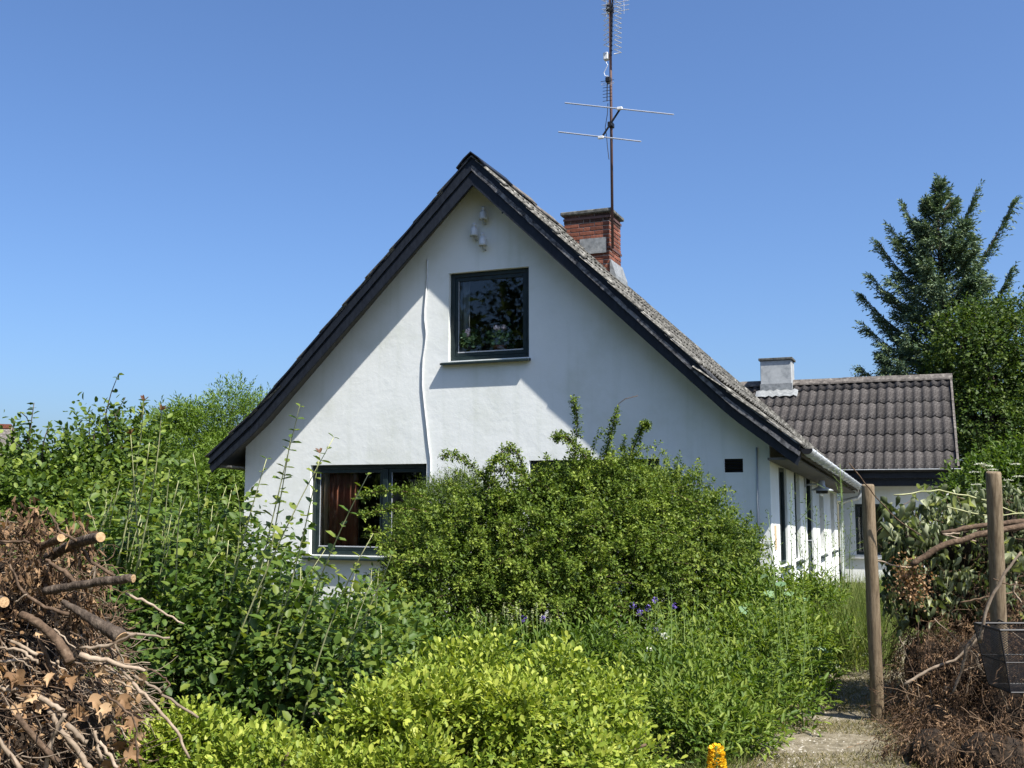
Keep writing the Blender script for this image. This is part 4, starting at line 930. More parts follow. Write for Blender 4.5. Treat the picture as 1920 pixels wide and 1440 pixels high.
# --- light green willow beside the house
c0 = at(400, 900, 17.)
will = thing('willow_tree', 'light yellow-green willow crown beside the left eave of the cottage', 'tree', ground_under(c0))
MB().tube([ground_under(c0), ground_under(c0)+np.array([.1, 0, .8]), c0+np.array([0, 0, -.3])], [.14, .12, .08], 9).build('trunk', M['bark'], will, True)
LW_ = lobes_px([(440, 800, 17., .52, .6, .50), (360, 850, 17., .65, .7, .55), (400, 900, 16.6, .9, .9, .6), (470, 880, 17.3, .7, .7, .7), (330, 930, 16.4, .8, .7, .6), (437, 760, 17.2, .30, .3, .30), (480, 775, 17.4, .35, .3, .25), (390, 810, 17.2, .4, .4, .35), (350, 1000, 16, .9, .8, .7), (440, 1010, 16.5, .8, .8, .7), (310, 860, 17, .4, .4, .4), (330, 835, 17.2, .42, .5, .42), (285, 885, 17.2, .45, .5, .42), (375, 800, 17.3, .35, .4, .32)])
bush(will, M['l_willow'], clumps(LW_, 40, .38, 172), 7000, 9, .24, .075, .020, T_QUAD, 173, shell=(.3, 1.06), rough=.8, upb=.3, tint_c=.6, tint_v=.2, ang=(30, 60), name='crown_clumps', cull=.2)
bush(will, M['l_willow'], LW_, 8500, 9, .28, .070, .019, T_QUAD, 171, shell=(.35, 1.06), rough=.8, upb=.35, void=.2, vfreq=3.5, tint_c=.52, tint_v=.2, bump=.25, bfreq=4, ang=(30, 60), name='crown')
limbs(will, c0+np.array([0, 0, -.4]), [l[0] for l in LW_[:7]], .05, .012, M['bark'], 8, 'limb')

# --- hedge far left behind the shrubs and its neighbour's house
for k, (a, d, lab) in enumerate(((60, 22., 'dark hedge tree behind the apple shrubs, far left'), (230, 21., 'dark hedge tree between apple shrub and willow'))):
    c0 = at(a, 930, d); r = thing('hedge_tree', lab, 'tree', ground_under(c0))
    MB().tube([ground_under(c0), c0], [.12, .07], 8).build('trunk', M['bark'], r, True)
    bush(r, M['l_tree'], [(c0+np.array([x, 0, z]), (1.3, 1., .9)) for x, z in ((-1., -.5), (.0, -.2), (1., -.5), (0, -1.0), (-1.6, -.9), (1.6, -.9))], 2200, 7, .35, .09, .05, T_QUAD, 180+k, shell=(.4, 1.05), void=.15, vfreq=3, name='crown')
NH = at(-30, 935, 34.)
nh = thing('neighbour_house', "neighbour's house with weathered grey roof and red ridge, far left", 'house', (NH[0], NH[1], 0))
zr = at(0, 797, 34.)[2]; ax = np.array([math.cos(.75), math.sin(.75), 0]); bx_ = np.array([-ax[1], ax[0], 0]); O = np.array([NH[0]-.2, NH[1], 0])
def nb(u, v, z): return tuple(O+ax*u+bx_*v+np.array([0, 0, z]))
def hexa(name, us, vs_, zs, mat, parent):
    V = [nb(u, v, z) for z in zs for u, v in ((us[0], vs_[0]), (us[1], vs_[0]), (us[1], vs_[1]), (us[0], vs_[1]))]
    o = MB().add(V, [(0, 3, 2, 1), (4, 5, 6, 7), (0, 1, 5, 4), (1, 2, 6, 5), (2, 3, 7, 6), (3, 0, 4, 7)]).build(name, mat, parent); fix_normals(o); return o
hexa('wall', (-7, 1.0), (-3, 3), (0, 2.3), M['plaster'], nh)
m = MB(); m.add([nb(-7.3, -3.5, 2.1), nb(1.4, -3.5, 2.1), nb(.9, 0, zr), nb(-7.3, 0, zr), nb(-7.3, 3.5, 2.1), nb(1.4, 3.5, 2.1)], [(0, 1, 2, 3), (3, 2, 5, 4), (1, 5, 2), (0, 3, 4), (0, 4, 5, 1)]); o = m.build('roof', M['ridge'], nh); fix_normals(o)
for k in range(12): hexa('ridge_tile', (-7.3+k*.68, -6.64+k*.68), (-.22, .22), (zr-.08, zr+.06), M['brick'], nh)

# --- spruce and broadleaf trees behind the wing
def spruce():
    rng = np.random.default_rng(191); top = at(1752, 338, 31.); base = np.array([top[0]+.15, top[1], 0]); H = top[2]
    r = thing('spruce_tree', 'tall blue-green spruce with upswept branches behind the rear wing', 'tree', base)
    MB().tube([base, base+np.array([0, 0, H*.5]), np.array([top[0], top[1], H-.1])], [.22, .13, .02], 9).build('trunk', M['bark'], r, True)
    wood = MB(); P = []; D_ = []; N_ = []; L_ = []; T_ = []
    specs = []
    z = 2.0
    while z < H-.55:
        f = 1-(z-2)/(H-2); reach = 2.2*min(1, (.06+f*1.45))*rng.uniform(.75, 1.12); k = 5 if f > .15 else 4
        for j in range(k): specs.append((z+rng.uniform(-.15, .15), rng.uniform(0, 6.28), reach*rng.uniform(.65, 1.1)))
        z += .21
    # the long boughs that break the outline in the photograph
    for k in range(5): specs.append((H-.62+.11*k, k*2.2, .16-.025*k, H-.38+.11*k))
    for (px, py, zb) in ((1903, 382, 7.6), (1829, 365, 8.9), (1640, 440, 7.4), (1612, 545, 6.0), (1632, 508, 6.4), (1697, 385, 8.4), (1668, 415, 7.9), (1620, 605, 5.4), (1612, 692, 4.4), (1648, 660, 4.6), (1890, 520, 5.6)):
        q = at(px, py, 31.); dx = q[0]-base[0]; specs.append((zb, math.atan2(rng.uniform(-.3, .3), dx/abs(dx)), abs(dx), q[2]))
    for sp in specs:
        zb, az, rc = sp[:3]; tipz = sp[3] if len(sp) > 3 else zb+rc*(.38+.25*(zb/H))
        a = np.array([base[0], base[1], zb-.1]); tip = np.array([base[0]+math.cos(az)*rc, base[1]+math.sin(az)*rc, tipz]); ln = np.linalg.norm(tip-a)
        pts = curve_pts(a, tip, np.array([0, 0, -.12*ln]), 8); wood.tube(pts, np.linspace(.035, .006, 8), 5)
        nt = int(ln*33)+9; t = np.sqrt(rng.uniform(.05, 1, nt)); B = np.stack([np.interp(t, np.linspace(0, 1, 8), pts[:, k]) for k in range(3)], -1)
        bd = nrm(tip-a); sd = nrm(np.cross(bd, [0, 0, 1])); s_ = rng.choice([-1, 1], nt)[:, None]
        dr = bd*rng.uniform(.5, 1.1, (nt, 1))+sd*s_*rng.uniform(.1, .9, (nt, 1))+np.array([0, 0, 1])*rng.uniform(-.75, .15, (nt, 1))
        tl = (.34+.34*(1-t))*rng.uniform(.5, 1.15, nt)*min(1, .35+(H-zb)/3.2)
        p, d, n_, tt = shoots(rng, B, dr, tl, 9, (25, 55), .4, .9)
        P.append(p); D_.append(d); N_.append(n_); L_.append(rng.uniform(.08, .15, len(p))); T_.append(np.tile(rng.normal(size=nt)*.12, 9)+.45+.25*tt+rng.normal(size=len(p))*.15)
    wood.build('bough', M['bark'], r)
    P, D_, N_, L_, T_ = map(np.concatenate, (P, D_, N_, L_, T_)); leaves('crown', M['l_spruce'], r, P, D_, N_, L_, L_*.32, T_QUAD, T_)
spruce()
def broad(name, label, items, n, seed, mat, L, W, base_px, depth, void=.18):
    lob = lobes_px(items); c0 = at(*base_px, depth); r = thing(name, label, 'tree', ground_under(c0))
    top = lob[0][0]; MB().tube([ground_under(c0), ground_under(c0)*.6+top*.4, top], [.22, .16, .06], 9).build('trunk', M['bark'], r, True)
    bush(r, M[mat], lob, n, 7, .40, L, W, T_QUAD, seed, shell=(.42, 1.07), rough=.75, upb=.3, void=void, vfreq=2.6, tint_c=.48, tint_v=.2, bump=.22, bfreq=4, name='crown')
    limbs(r, ground_under(c0)*.5+top*.5, [l[0] for l in lob], .09, .02, M['bark'], seed, 'limb')
broad('broadleaf_tree', 'dense dark broadleaf tree at right edge behind the rear wing', [(1850, 680, 28., 1.2, 1.2, 1.2), (1800, 640, 28., .8, .8, .7), (1910, 640, 28., .9, .9, .9), (1960, 720, 28., 1.2, 1.2, 1.3), (1850, 790, 27.5, 1.1, 1.2, 1.1), (1920, 860, 27., 1.3, 1.2, 1.2), (1800, 740, 28.3, .8, .8, .9), (1820, 870, 28, .9, .9, 1.1), (1775, 690, 28.5, .5, .5, .5), (1765, 780, 28.5, .5, .5, .6), (1990, 620, 28.4, 1.0, 1., .9), (1990, 860, 27, 1.3, 1.2, 1.4), (1830, 590, 28.4, .45, .5, .3), (1905, 590, 28.4, .5, .5, .35)], 7600, 201, 'l_tree', .105, .065, (1870, 1000), 28.)
broad('small_tree', 'wispy tree top just above the ridge of the rear wing', [(1640, 735, 32., .5, .5, .4), (1600, 760, 32., .5, .5, .5), (1660, 770, 32., .6, .6, .5)], 700, 211, 'l_tree', .09, .05, (1630, 1000), 32.)
# elder with flat cream umbels
c0 = at(1870, 990, 15.)
eld = thing('elder_shrub', 'elder shrub with flat cream flower heads behind the compost posts', 'bush', ground_under(c0))
LE = lobes_px([(1850, 935, 15., .55, .5, .42), (1900, 960, 14.8, .6, .5, .5), (1940, 920, 15., .5, .5, .5), (1840, 1000, 14.8, .6, .5, .5), (1870, 900, 15.2, .35, .4, .28), (1910, 880, 15.4, .35, .4, .3)])
bush(eld, M['l_elder'], LE, 2400, 7, .28, .085, .038, T_OVAL, 221, shell=(.45, 1.05), void=.15, vfreq=4)
limbs(eld, ground_under(c0), [l[0] for l in LE], .03, .01, M['bark'], 9, 'stem')
rng = np.random.default_rng(222)
for px, py in ((1838, 870), (1850, 873), (1826, 885), (1862, 880), (1893, 900), (1890, 912), (1842, 918), (1830, 908), (1912, 893), (1822, 922), (1905, 870), (1918, 915)):
    c = at(px+rng.uniform(-3, 3), py, 14.3); n = 90; a = rng.uniform(0, 6.28, n); q = np.sqrt(rng.random(n))*.075; P = c+np.stack([q*np.cos(a), q*np.sin(a), -q*q*2+rng.random(n)*.012], -1)
    MB().tube([c-np.array([0, -.05, .16]), c], .005, 4).build('flower_stalk', M['green_stem'], eld)
    leaves('flower_head', M['p_white'], eld, P, rdir(rng, n)*np.array([1, 1, .2]), np.tile([0, 0, 1.], (n, 1)), .02, .018, T_QUAD, rng.random(n), None)

# --- perennials, weeds and grasses along the path
lob = lobes_px([(1300, 1320, 7.6, .38, .4, .28), (1400, 1300, 8.0, .42, .4, .28), (1480, 1310, 8.2, .30, .4, .20), (1270, 1370, 6.8, .35, .35, .30), (1360, 1350, 7.1, .38, .35, .28), (1440, 1350, 7.3, .28, .3, .2), (1330, 1245, 8.6, .45, .4, .26), (1440, 1230, 9., .42, .4, .26), (1240, 1265, 8.2, .35, .4, .22), (1290, 1430, 6.2, .3, .3, .26), (1220, 1420, 6.4, .3, .3, .26), (1450, 1140, 10.2, .35, .35, .25), (1520, 1150, 10.6, .30, .3, .22), (1400, 1150, 9.8, .3, .3, .22), (1500, 1215, 9.6, .35, .4, .22), (1380, 1410, 6.6, .25, .3, .16), (1215, 1310, 7.4, .32, .35, .24)])
r = thing('perennial_bed', 'bright green leafy perennials filling the bed beside the gravel path', 'plants', ground_under(lob[0][0]))
bush(r, M['l_perennial'], clumps(lob, 26, .42, 234), 1900, 8, .2, .06, .018, T_OVAL, 235, shell=(.3, 1.05), rough=.4, upb=1.0, tint_c=.62, tint_v=.2, ang=(45, 75), cull=.2, name='young_foliage')
bush(r, M['l_perennial'], lob, 3600, 8, .24, .065, .020, T_OVAL, 231, shell=(.5, 1.1), rough=.45, upb=1.0, void=.12, vfreq=5, tint_c=.5, tint_v=.2, bump=.25, bfreq=5, ang=(45, 75))
rng = np.random.default_rng(236)
for k in range(46):
    px = rng.uniform(1215, 1520); d = rng.uniform(6.9, 9.4); py = 935+1950*(1.6-rng.uniform(.55, .95))/d; tp = at(px, py, d); g_ = ground_under(tp)+np.array([rng.normal()*.08, rng.normal()*.08, 0])
    MB().tube(curve_pts(g_, tp, rng.normal(size=3)*.03, 6), np.linspace(.005, .002, 6), 4).build('stalk', M['green_stem'], r)
    n = 22; t = np.linspace(.4, 1, n)[:, None]; a = np.arange(n)*1.57+rng.random(); leaves('stalk_foliage', M['l_perennial'] if k % 3 else M['l_privet'], r, g_+(tp-g_)*t, np.stack([np.cos(a), np.sin(a), .2+rng.random(n)*.5], -1), np.tile([0, 0, 1.], (n, 1))+rng.normal(size=(n, 3))*.25, .085*(1.15-t[:, 0]*.7)*rng.uniform(.7, 1.2), .020+.012*rng.random(), T_OVAL, .6+rng.normal(size=n)*.2)
lob2 = lobes_px([(760, 1240, 7.2, .35, .3, .22), (860, 1250, 7.2, .35, .3, .16), (690, 1225, 7.2, .3, .3, .24), (1130, 1250, 7.6, .35, .3, .2), (960, 1270, 7.2, .4, .3, .14), (1060, 1260, 7.4, .35, .3, .14)])
r = thing('undergrowth', 'shaded green undergrowth between golden shrub and barberry', 'plants', ground_under(lob2[0][0]))
bush(r, M['l_perennial'], lob2, 1500, 8, .20, .060, .018, T_OVAL, 233, shell=(.4, 1.1), rough=.5, upb=1.0, tint_c=.35, tint_v=.18, ang=(45, 75))
# big grey-green leaves
def big_leaf(label, pts, d, seed, L=.13):
    rng = np.random.default_rng(seed); P = np.array([at(x, y, d+rng.uniform(-.15, .15)) for x, y in pts]); b = ground_under(P.mean(0)); r = thing('burdock_plant', label, 'plant', b)
    m = MB()
    for q in P: MB().tube(curve_pts(b, q, np.array([0, 0, .08]), 6), np.linspace(.010, .004, 6), 5).build('stalk', M['green_stem'], r, True)
    n = len(P); dd = rdir(rng, n); dd[:, 2] = -.25; leaf_objects('leaf', M['l_grey'], r, P, dd, np.tile([.2, -.5, 1.], (n, 1))+rng.normal(size=(n, 3))*.3, L*rng.uniform(.7, 1.15, n), L*.85, T_ROUND, rng)
big_leaf('pale grey-green broad-leaved plant beside the white side wall', [(1450, 1065), (1462, 1090), (1440, 1080), (1470, 1110), (1455, 1125), (1480, 1135), (1430, 1110), (1465, 1150), (1495, 1120), (1475, 1170)], 9.6, 241)
big_leaf('broad-leaved plant low in the perennials near the path', [(1500, 1200), (1520, 1190), (1480, 1210), (1530, 1215), (1505, 1225), (1380, 1140), (1395, 1130)], 8.8, 242, .12)
# tall thin weeds before the side wall
rng = np.random.default_rng(251)
TW = [(1462, 1110, 1440, 960), (1490, 1100, 1484, 905), (1500, 1120, 1512, 925), (1528, 1110, 1530, 950), (1545, 1120, 1548, 965), (1570, 1110, 1575, 870), (1585, 1110, 1578, 905), (1595, 1120, 1598, 940), (1555, 1120, 1560, 1000), (1515, 1115, 1498, 1000)]
for k, (bx, by, tx, ty) in enumerate(TW):
    d = 10.8+rng.uniform(-.4, .5); a = ground_under(at(bx, by, d)); b = at(tx, ty, d)
    w = thing('tall_weed', ('tallest thin weed, leaning left nearest the house corner', 'thin weed rising before the first side window', 'thin weed leaning right beside the side door', 'thin weed under the wall lamp', 'thin weed just right of the wall lamp', 'tallest thin weed, rising past the gutter end', 'thin weed beside the zinc downpipe', 'thin weed right of the downpipe, beside the compost post', 'short thin weed below and right of the wall lamp', 'short thin weed leaning left below the wall lamp')[k], 'plant', a, 'tall weeds by the side wall')
    MB().tube(curve_pts(a, b, rng.normal(size=3)*.03, 7), np.linspace(.007, .002, 7), 5).build('stem', M['green_stem'], w, True)
    for s_ in range(5):
        t0 = rng.uniform(.45, .9); q = a+(b-a)*t0; e = q+np.array([rng.normal()*.10, rng.normal()*.08, rng.uniform(.08, .22)]); MB().tube([q, e], .002, 4).build('twig', M['green_stem'], w)
    n = 70; t = rng.uniform(.3, 1, n)[:, None]; P = a+(b-a)*t+rng.normal(size=(n, 3))*.02; dd = rdir(rng, n); dd[:, 2] = np.abs(dd[:, 2])
    leaves('foliage', M['l_privet'], w, P, dd, rdir(rng, n)+np.array([0, 0, 1]), rng.uniform(.02, .05, n), .010, T_QUAD, .5+rng.normal(size=n)*.2)
# grasses
def grass(label, pts_fn, n, L, W, mat, seed, name='grass', lean=.35):
    rng = np.random.default_rng(seed); B = pts_fn(rng, n); n = len(B); d = rng.normal(size=(n, 3))*lean; d[:, 2] = 1
    o = leaves(name, M[mat], None, B, d, rdir(rng, n)*np.array([1, 1, .2]), L*rng.uniform(.5, 1.2, n), W, T_BLADE, .5+rng.normal(size=n)*.25); props(o, label, 'grass', kind='stuff')
def box_pts(x0, x1, y0, y1): return lambda rng, n: np.stack([rng.uniform(x0, x1, n), rng.uniform(y0, y1, n), np.zeros(n)], -1)
grass('tall fine green grass growing between side wall and path', box_pts(-1.55, -.45, 9.9, 15), 9000, .62, .010, 'l_grass', 261)
grass('tall grass behind the compost post, before the rear wing', box_pts(-.9, .6, 12.5, 19), 6000, .45, .012, 'l_grass', 262)
def path_pts(rng, n):
    y = 5.4+rng.random(n)*6; a, b = path_edges(y); x = a+(b-a)*rng.random(n); P = np.stack([x, y, np.full(n, .02)], -1); k = noise3(P, 3.2, 9) > -.12; return P[k]
grass('short dry straw-coloured grass on the gravel path', path_pts, 38000, .055, .005, 'l_drygrass', 263, lean=.9)
def edge_pts(rng, n):
    y = 5.4+rng.random(n)*6; a, b = path_edges(y); x = a+rng.normal(size=n)*.12-.05; return np.stack([x, y, np.full(n, .01)], -1)
grass('green grass fringe along the edge of the gravel path', edge_pts, 7000, .12, .007, 'l_grass', 264, lean=.6)
grass('rough green meadow grass around the house and under shrubs', lambda rng, n: np.stack([rng.uniform(-16, -2, n), rng.uniform(4, 11.8, n), np.zeros(n)], -1), 16000, .25, .012, 'l_grass', 265)

# ================================================================== brush pile (left)
T_MAPLE = (np.array([(0, 0, 0), (.05, .22, .04), (.30, .50, .22), (.38, .24, .05), (.72, .34, .20), (.70, .14, .0), (1, 0, -.22), (.70, -.14, .02), (.72, -.34, .10), (.38, -.24, .04), (.30, -.50, -.10), (.05, -.22, .04), (.4, 0, -.05)]),
           np.array([(12, 0, 1, 2), (12, 2, 3, 4), (12, 4, 5, 6), (12, 6, 7, 8), (12, 8, 9, 10), (12, 10, 11, 0)]))
T_CORD = (np.array([(0, 0, .06), (.04, .30, -.06), (.20, .40, -.16), (.55, .22, -.16), (1.05, .03, -.34), (.54, -.20, -.20), (.18, -.37, -.10), (.03, -.28, -.02), (.30, 0, .10), (.62, .02, .02)]), np.array([(0, 1, 2, 8), (8, 2, 3, 9), (9, 3, 4, 5), (8, 9, 5, 6), (0, 8, 6, 7)]))
T_WILT = (np.array([(0, 0, 0), (.18, .34, -.14), (.55, .34, -.30), (1, .06, -.34), (.55, -.32, -.06), (.18, -.36, -.10), (.3, 0, .10), (.65, 0, -.02)]), np.array([(0, 1, 2, 7), (7, 2, 3, 4), (0, 7, 4, 5)]))
def mound(name, mat, parent, lob, seed, sub=2):
    """lumpy dense heart of a heap, one closed blob per lobe"""
    V = []; Fc = []; off = 0
    bm = bmesh.new(); bmesh.ops.create_icosphere(bm, subdivisions=sub, radius=1); v0 = np.array([v.co[:] for v in bm.verts]); f0 = np.array([[v.index for v in f.verts] for f in bm.faces]); bm.free()
    for c, R in lob:
        d = v0*(1+.10*noise3(v0+np.asarray(c), 6, seed)[:, None]); p = np.asarray(c)+d*np.array(R)*.60; p[:, 2] = np.maximum(p[:, 2], .01); V.append(p); Fc.append(f0+off); off += len(v0)
    o = link(name, np_mesh(name, np.concatenate(V), np.concatenate(Fc)), parent, mat); o['kind'] = 'stuff'; return o
def tangle(name, mat, parent, lob, n, seed, ln, rad, curl, down=0., shell=(.75, 1.08), flow=(0, 0, 0)):
    rng = np.random.default_rng(seed); P, Nn = lobe_points(rng, lob, n, shell, .02, seed, .15, 5, .7); m = MB()
    for i in range(len(P)):
        d = nrm(rng.normal(size=3)+np.array(flow)*2+Nn[i]*.2+np.array([0, 0, -down])); pts = [P[i]]; l = ln*rng.uniform(.4, 1.4); ax = rdir(rng, 1)[0]; k = 5
        for j in range(k):
            pts.append(pts[-1]+d*l/k); d = nrm(d+np.cross(ax, d)*curl*rng.uniform(.4, 1.2)+rng.normal(size=3)*.12)
        r = rad*rng.uniform(.5, 1.5); m.tube(pts, np.linspace(r, r*.5, k+1), 4, False)
    o = m.build(name, mat, parent, True); o['kind'] = 'stuff'; return o
LBR = lobes_px([(40, 1120, 4.4, .28, .3, .30), (110, 1130, 4.4, .16, .25, .22), (70, 1260, 4.2, .30, .3, .30), (110, 1400, 4.0, .30, .3, .32), (-90, 1200, 4.3, .36, .4, .5), (20, 1430, 3.9, .30, .3, .34), (-60, 1420, 4.0, .4, .4, .4), (160, 1330, 4.15, .17, .25, .22), (165, 1180, 4.35, .10, .2, .14)])
pile = thing('brush_pile', 'tall brown pile of cut branches, twigs and dry leaves', 'brush pile', ground_under(at(60, 1300, 4.2)))
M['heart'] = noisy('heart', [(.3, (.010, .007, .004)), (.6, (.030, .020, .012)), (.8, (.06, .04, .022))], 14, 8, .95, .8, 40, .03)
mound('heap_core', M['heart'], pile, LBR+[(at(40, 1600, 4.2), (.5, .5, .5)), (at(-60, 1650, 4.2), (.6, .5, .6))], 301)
upper = LBR[:2]+[LBR[4], LBR[8]]; lower = LBR[2:4]+LBR[4:8]
tangle('root_tangle', M['dark_twig'], pile, upper, 2000, 302, .13, .0026, .9)
tangle('twig_tangle', M['bark_brown'], pile, lower, 2000, 303, .18, .0026, .25, .1, flow=(.5, 0, -.5))
tangle('straw_tangle', M['pale_twig'], pile, lower, 2000, 304, .18, .0023, .18, .1, flow=(.6, .1, -.5))
rng = np.random.default_rng(305)
P, Nn = lobe_points(rng, LBR, 5200, (.75, 1.08), .02, 306, .15, 5, .7); n = len(P)
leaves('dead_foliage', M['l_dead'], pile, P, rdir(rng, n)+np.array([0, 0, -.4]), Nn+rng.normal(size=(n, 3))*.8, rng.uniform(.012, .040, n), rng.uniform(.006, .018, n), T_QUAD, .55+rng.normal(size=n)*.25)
for (px, py) in ((150, 1012), (40, 990), (62, 985), (30, 1080), (160, 1150), (75, 1070), (100, 1085), (140, 1120)):      # rolled dead leaves like bark curls
    c = at(px, py, 4.02); n = 70; q = c+rng.normal(size=(n, 3))*np.array([.03, .03, .05])
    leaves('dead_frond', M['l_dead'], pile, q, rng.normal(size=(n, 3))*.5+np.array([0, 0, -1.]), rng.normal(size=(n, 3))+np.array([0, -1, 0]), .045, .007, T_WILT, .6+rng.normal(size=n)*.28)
P, Nn = lobe_points(rng, lower+upper[:1], 3600, (.86, 1.10), .02, 311, .15, 5, .75); n = len(P)
leaves('leaf_litter', M['l_dry'], pile, P, rdir(rng, n)+np.array([.2, 0, -.3]), Nn+rng.normal(size=(n, 3))*.8, rng.uniform(.016, .042, n), rng.uniform(.010, .030, n), T_WILT, .50+rng.normal(size=n)*.28)
# single dry leaves
LV = [(15, 1260), (45, 1255), (28, 1275), (66, 1290), (75, 1300), (130, 1270), (142, 1280), (110, 1275), (95, 1262), (15, 1365), (10, 1400), (220, 1390), (232, 1410), (232, 1300), (218, 1325), (245, 1320), (205, 1318), (255, 1340), (150, 1345), (165, 1350), (120, 1310), (100, 1300), (180, 1260), (60, 1330), (20, 1330), (270, 1262), (205, 1360), (195, 1425), (150, 1420), (40, 1375), (175, 1300), (228, 1360)]
P = np.array([at(x, y, 3.78+rng.uniform(-.04, .05)) for x, y in LV]); n = len(P)
tocam = nrm(CAM-P)
leaf_objects('dry_leaf', M['l_dry'], pile, P, rng.normal(size=(n, 3))*.8+np.array([.2, 0, -.6]), tocam+np.array([0, 0, .5])+rng.normal(size=(n, 3))*.35, rng.uniform(.045, .078, n), rng.uniform(.042, .07, n), T_MAPLE, rng, (.15, .35, .5, .65, .85, 1))
P2, N2_ = lobe_points(rng, lower, 900, (1.02, 1.1), .4, 307, .15, 5, .9); f = ((CAM-P2)*N2_).sum(1) > .3; P2, N2_ = P2[f][:150], N2_[f][:150]; n = len(P2)
leaf_objects('dry_leaf', M['l_dry'], pile, P2, rdir(rng, n), N2_+rng.normal(size=(n, 3))*.6, rng.uniform(.03, .06, n), rng.uniform(.03, .055, n), T_MAPLE, rng)
def stick(pxs, d, r0, r1, mat, name='stick', parent=pile, dd=0.):
    pts = np.array([at(x, y, d+dd*i) for i, (x, y) in enumerate(pxs)]); t = np.linspace(0, len(pts)-1, len(pts)*4); pts = np.stack([np.interp(t, np.arange(len(pts)), pts[:, k]) for k in range(3)], -1)
    pts[1:-1] += rng.normal(size=pts[1:-1].shape)*.0025
    return MB().tube(pts, np.linspace(r0, r1, len(pts))*(1+.08*rng.normal(size=len(pts))), 7).build(name, M[mat], parent, True)
STK = [([(92, 962), (112, 998), (150, 1018), (166, 1050), (215, 1080)], .004, .007, 'bark_brown', 3.95), ([(18, 1058), (34, 1100), (60, 1125), (130, 1152)], .004, .008, 'bark_brown', 3.9),
       ([(235, 1113), (290, 1138), (345, 1170)], .006, .0035, 'pale_twig', 3.9), ([(185, 1183), (250, 1188), (318, 1196)], .006, .004, 'pale_twig', 3.85), ([(150, 1216), (200, 1212), (256, 1188)], .007, .005, 'pale_twig', 3.82),
       ([(150, 1228), (205, 1240), (272, 1258)], .011, .006, 'pale_twig', 3.8), ([(248, 1280), (285, 1318), (330, 1372), (355, 1422)], .007, .005, 'pale_twig', 3.75), ([(252, 1267), (300, 1298), (372, 1346)], .006, .005, 'pale_twig', 3.8),
       ([(73, 1307), (120, 1334)], .010, .009, 'pale_twig', 3.72), ([(122, 1338), (104, 1372), (92, 1402), (84, 1445)], .008, .010, 'pale_twig', 3.68), ([(108, 1362), (140, 1400), (172, 1445)], .009, .011, 'pale_twig', 3.7),
       ([(-5, 1382), (40, 1445)], .008, .009, 'pale_twig', 3.6), ([(92, 1332), (112, 1366)], .010, .010, 'pale_twig', 3.72), ([(124, 1358), (164, 1392)], .010, .009, 'pale_twig', 3.72), ([(30, 1340), (60, 1380), (110, 1430)], .010, .012, 'bark_brown', 3.66),
       ([(75, 1198), (95, 1250), (118, 1290)], .008, .006, 'bark_brown', 3.85), ([(20, 1202), (70, 1228)], .006, .007, 'pale_twig', 3.85), ([(-5, 1290), (32, 1294)], .007, .007, 'pale_twig', 3.75), ([(178, 1370), (190, 1425)], .006, .006, 'pale_twig', 3.72), ([(186, 1390), (220, 1440)], .006, .007, 'pale_twig', 3.72),
       ([(200, 1300), (250, 1345), (262, 1440)], .004, .004, 'bark_brown', 3.7), ([(270, 1250), (308, 1268), (318, 1285), (300, 1300)], .003, .003, 'bark_brown', 3.75), ([(0, 1215), (45, 1222), (70, 1245)], .005, .006, 'pale_twig', 3.82), ([(0, 1240), (62, 1235)], .006, .006, 'pale_twig', 3.84), ([(195, 1255), (240, 1275)], .006, .004, 'pale_twig', 3.85),
       ([(222, 1250), (248, 1275)], .006, .005, 'pale_twig', 3.8), ([(170, 1080), (180, 1060), (168, 1110)], .004, .004, 'pale_twig', 3.95), ([(85, 1050), (110, 1065), (145, 1095)], .006, .010, 'bark_brown', 3.93), ([(0, 1015), (55, 1018)], .005, .005, 'bark_brown', 3.95), ([(28, 1130), (50, 1115)], .003, .003, 'pale_twig', 3.88)]
for q, a, b, mt, d in STK: stick(q, d, a, b, mt)
for k in range(70):                                    # many more loose sticks in the lower half
    px, py = rng.uniform(0, 245), rng.uniform(1190, 1440); a = rng.normal(.55, .5); l = rng.uniform(25, 90); stick([(px-l*math.cos(a)/2, py-l*math.sin(a)/2), (px+l*math.cos(a)/2, py+l*math.sin(a)/2)], 3.9+rng.uniform(-.12, .08), rng.uniform(.002, .0055), .002, 'pale_twig' if rng.random() < .6 else 'bark_brown', dd=rng.uniform(-.03, .03))
def log(a, b, da, db, r0, r1, label, mat='bark', bend=(0, 0, 0), cut=True):
    A, B = at(*a, da), at(*b, db); pts = curve_pts(A, B, bend, 22)+rng.normal(size=(22, 3))*.0012; rr = np.linspace(r0, r1, 22)*(1+rng.normal(size=22)*.045)
    g = thing('cut_log', label, 'log', A, 'sawn branches on the brush pile'); MB().tube(pts, rr, 12).build('bark', M[mat], g, True)
    if cut:
        d = nrm(pts[-1]-pts[-2]); MB().tube([pts[-1]-d*.002, pts[-1]+d*.003], rr[-1]*.93, 14).build('cut_end', M['cut_wood'], g)
    return g
log((90, 1046), (188, 1007), 4.15, 3.86, .019, .020, 'thick branch with pale sawn end, top right of the brush pile', 'bark', (0, 0, .012))
log((70, 1028), (114, 1010), 4.1, 3.93, .014, .016, 'short sawn stub near the top of the brush pile', 'bark_brown')
log((84, 1108), (250, 1084), 3.95, 3.86, .016, .017, 'long dark branch jutting right from the middle of brush pile', 'bark', (0, 0, .004))
log((118, 1128), (228, 1196), 3.92, 3.84, .010, .028, 'thick grey tapering stump slanting down the brush pile', 'bark')
log((40, 1152), (132, 1242), 3.88, 3.80, .014, .020, 'olive-brown bent branch low on the brush pile', 'bark_brown', (.02, 0, .02), False)
log((-40, 1120), (7, 1130), 3.98, 3.84, .022, .022, 'sawn branch end peeping in at the left edge', 'bark')

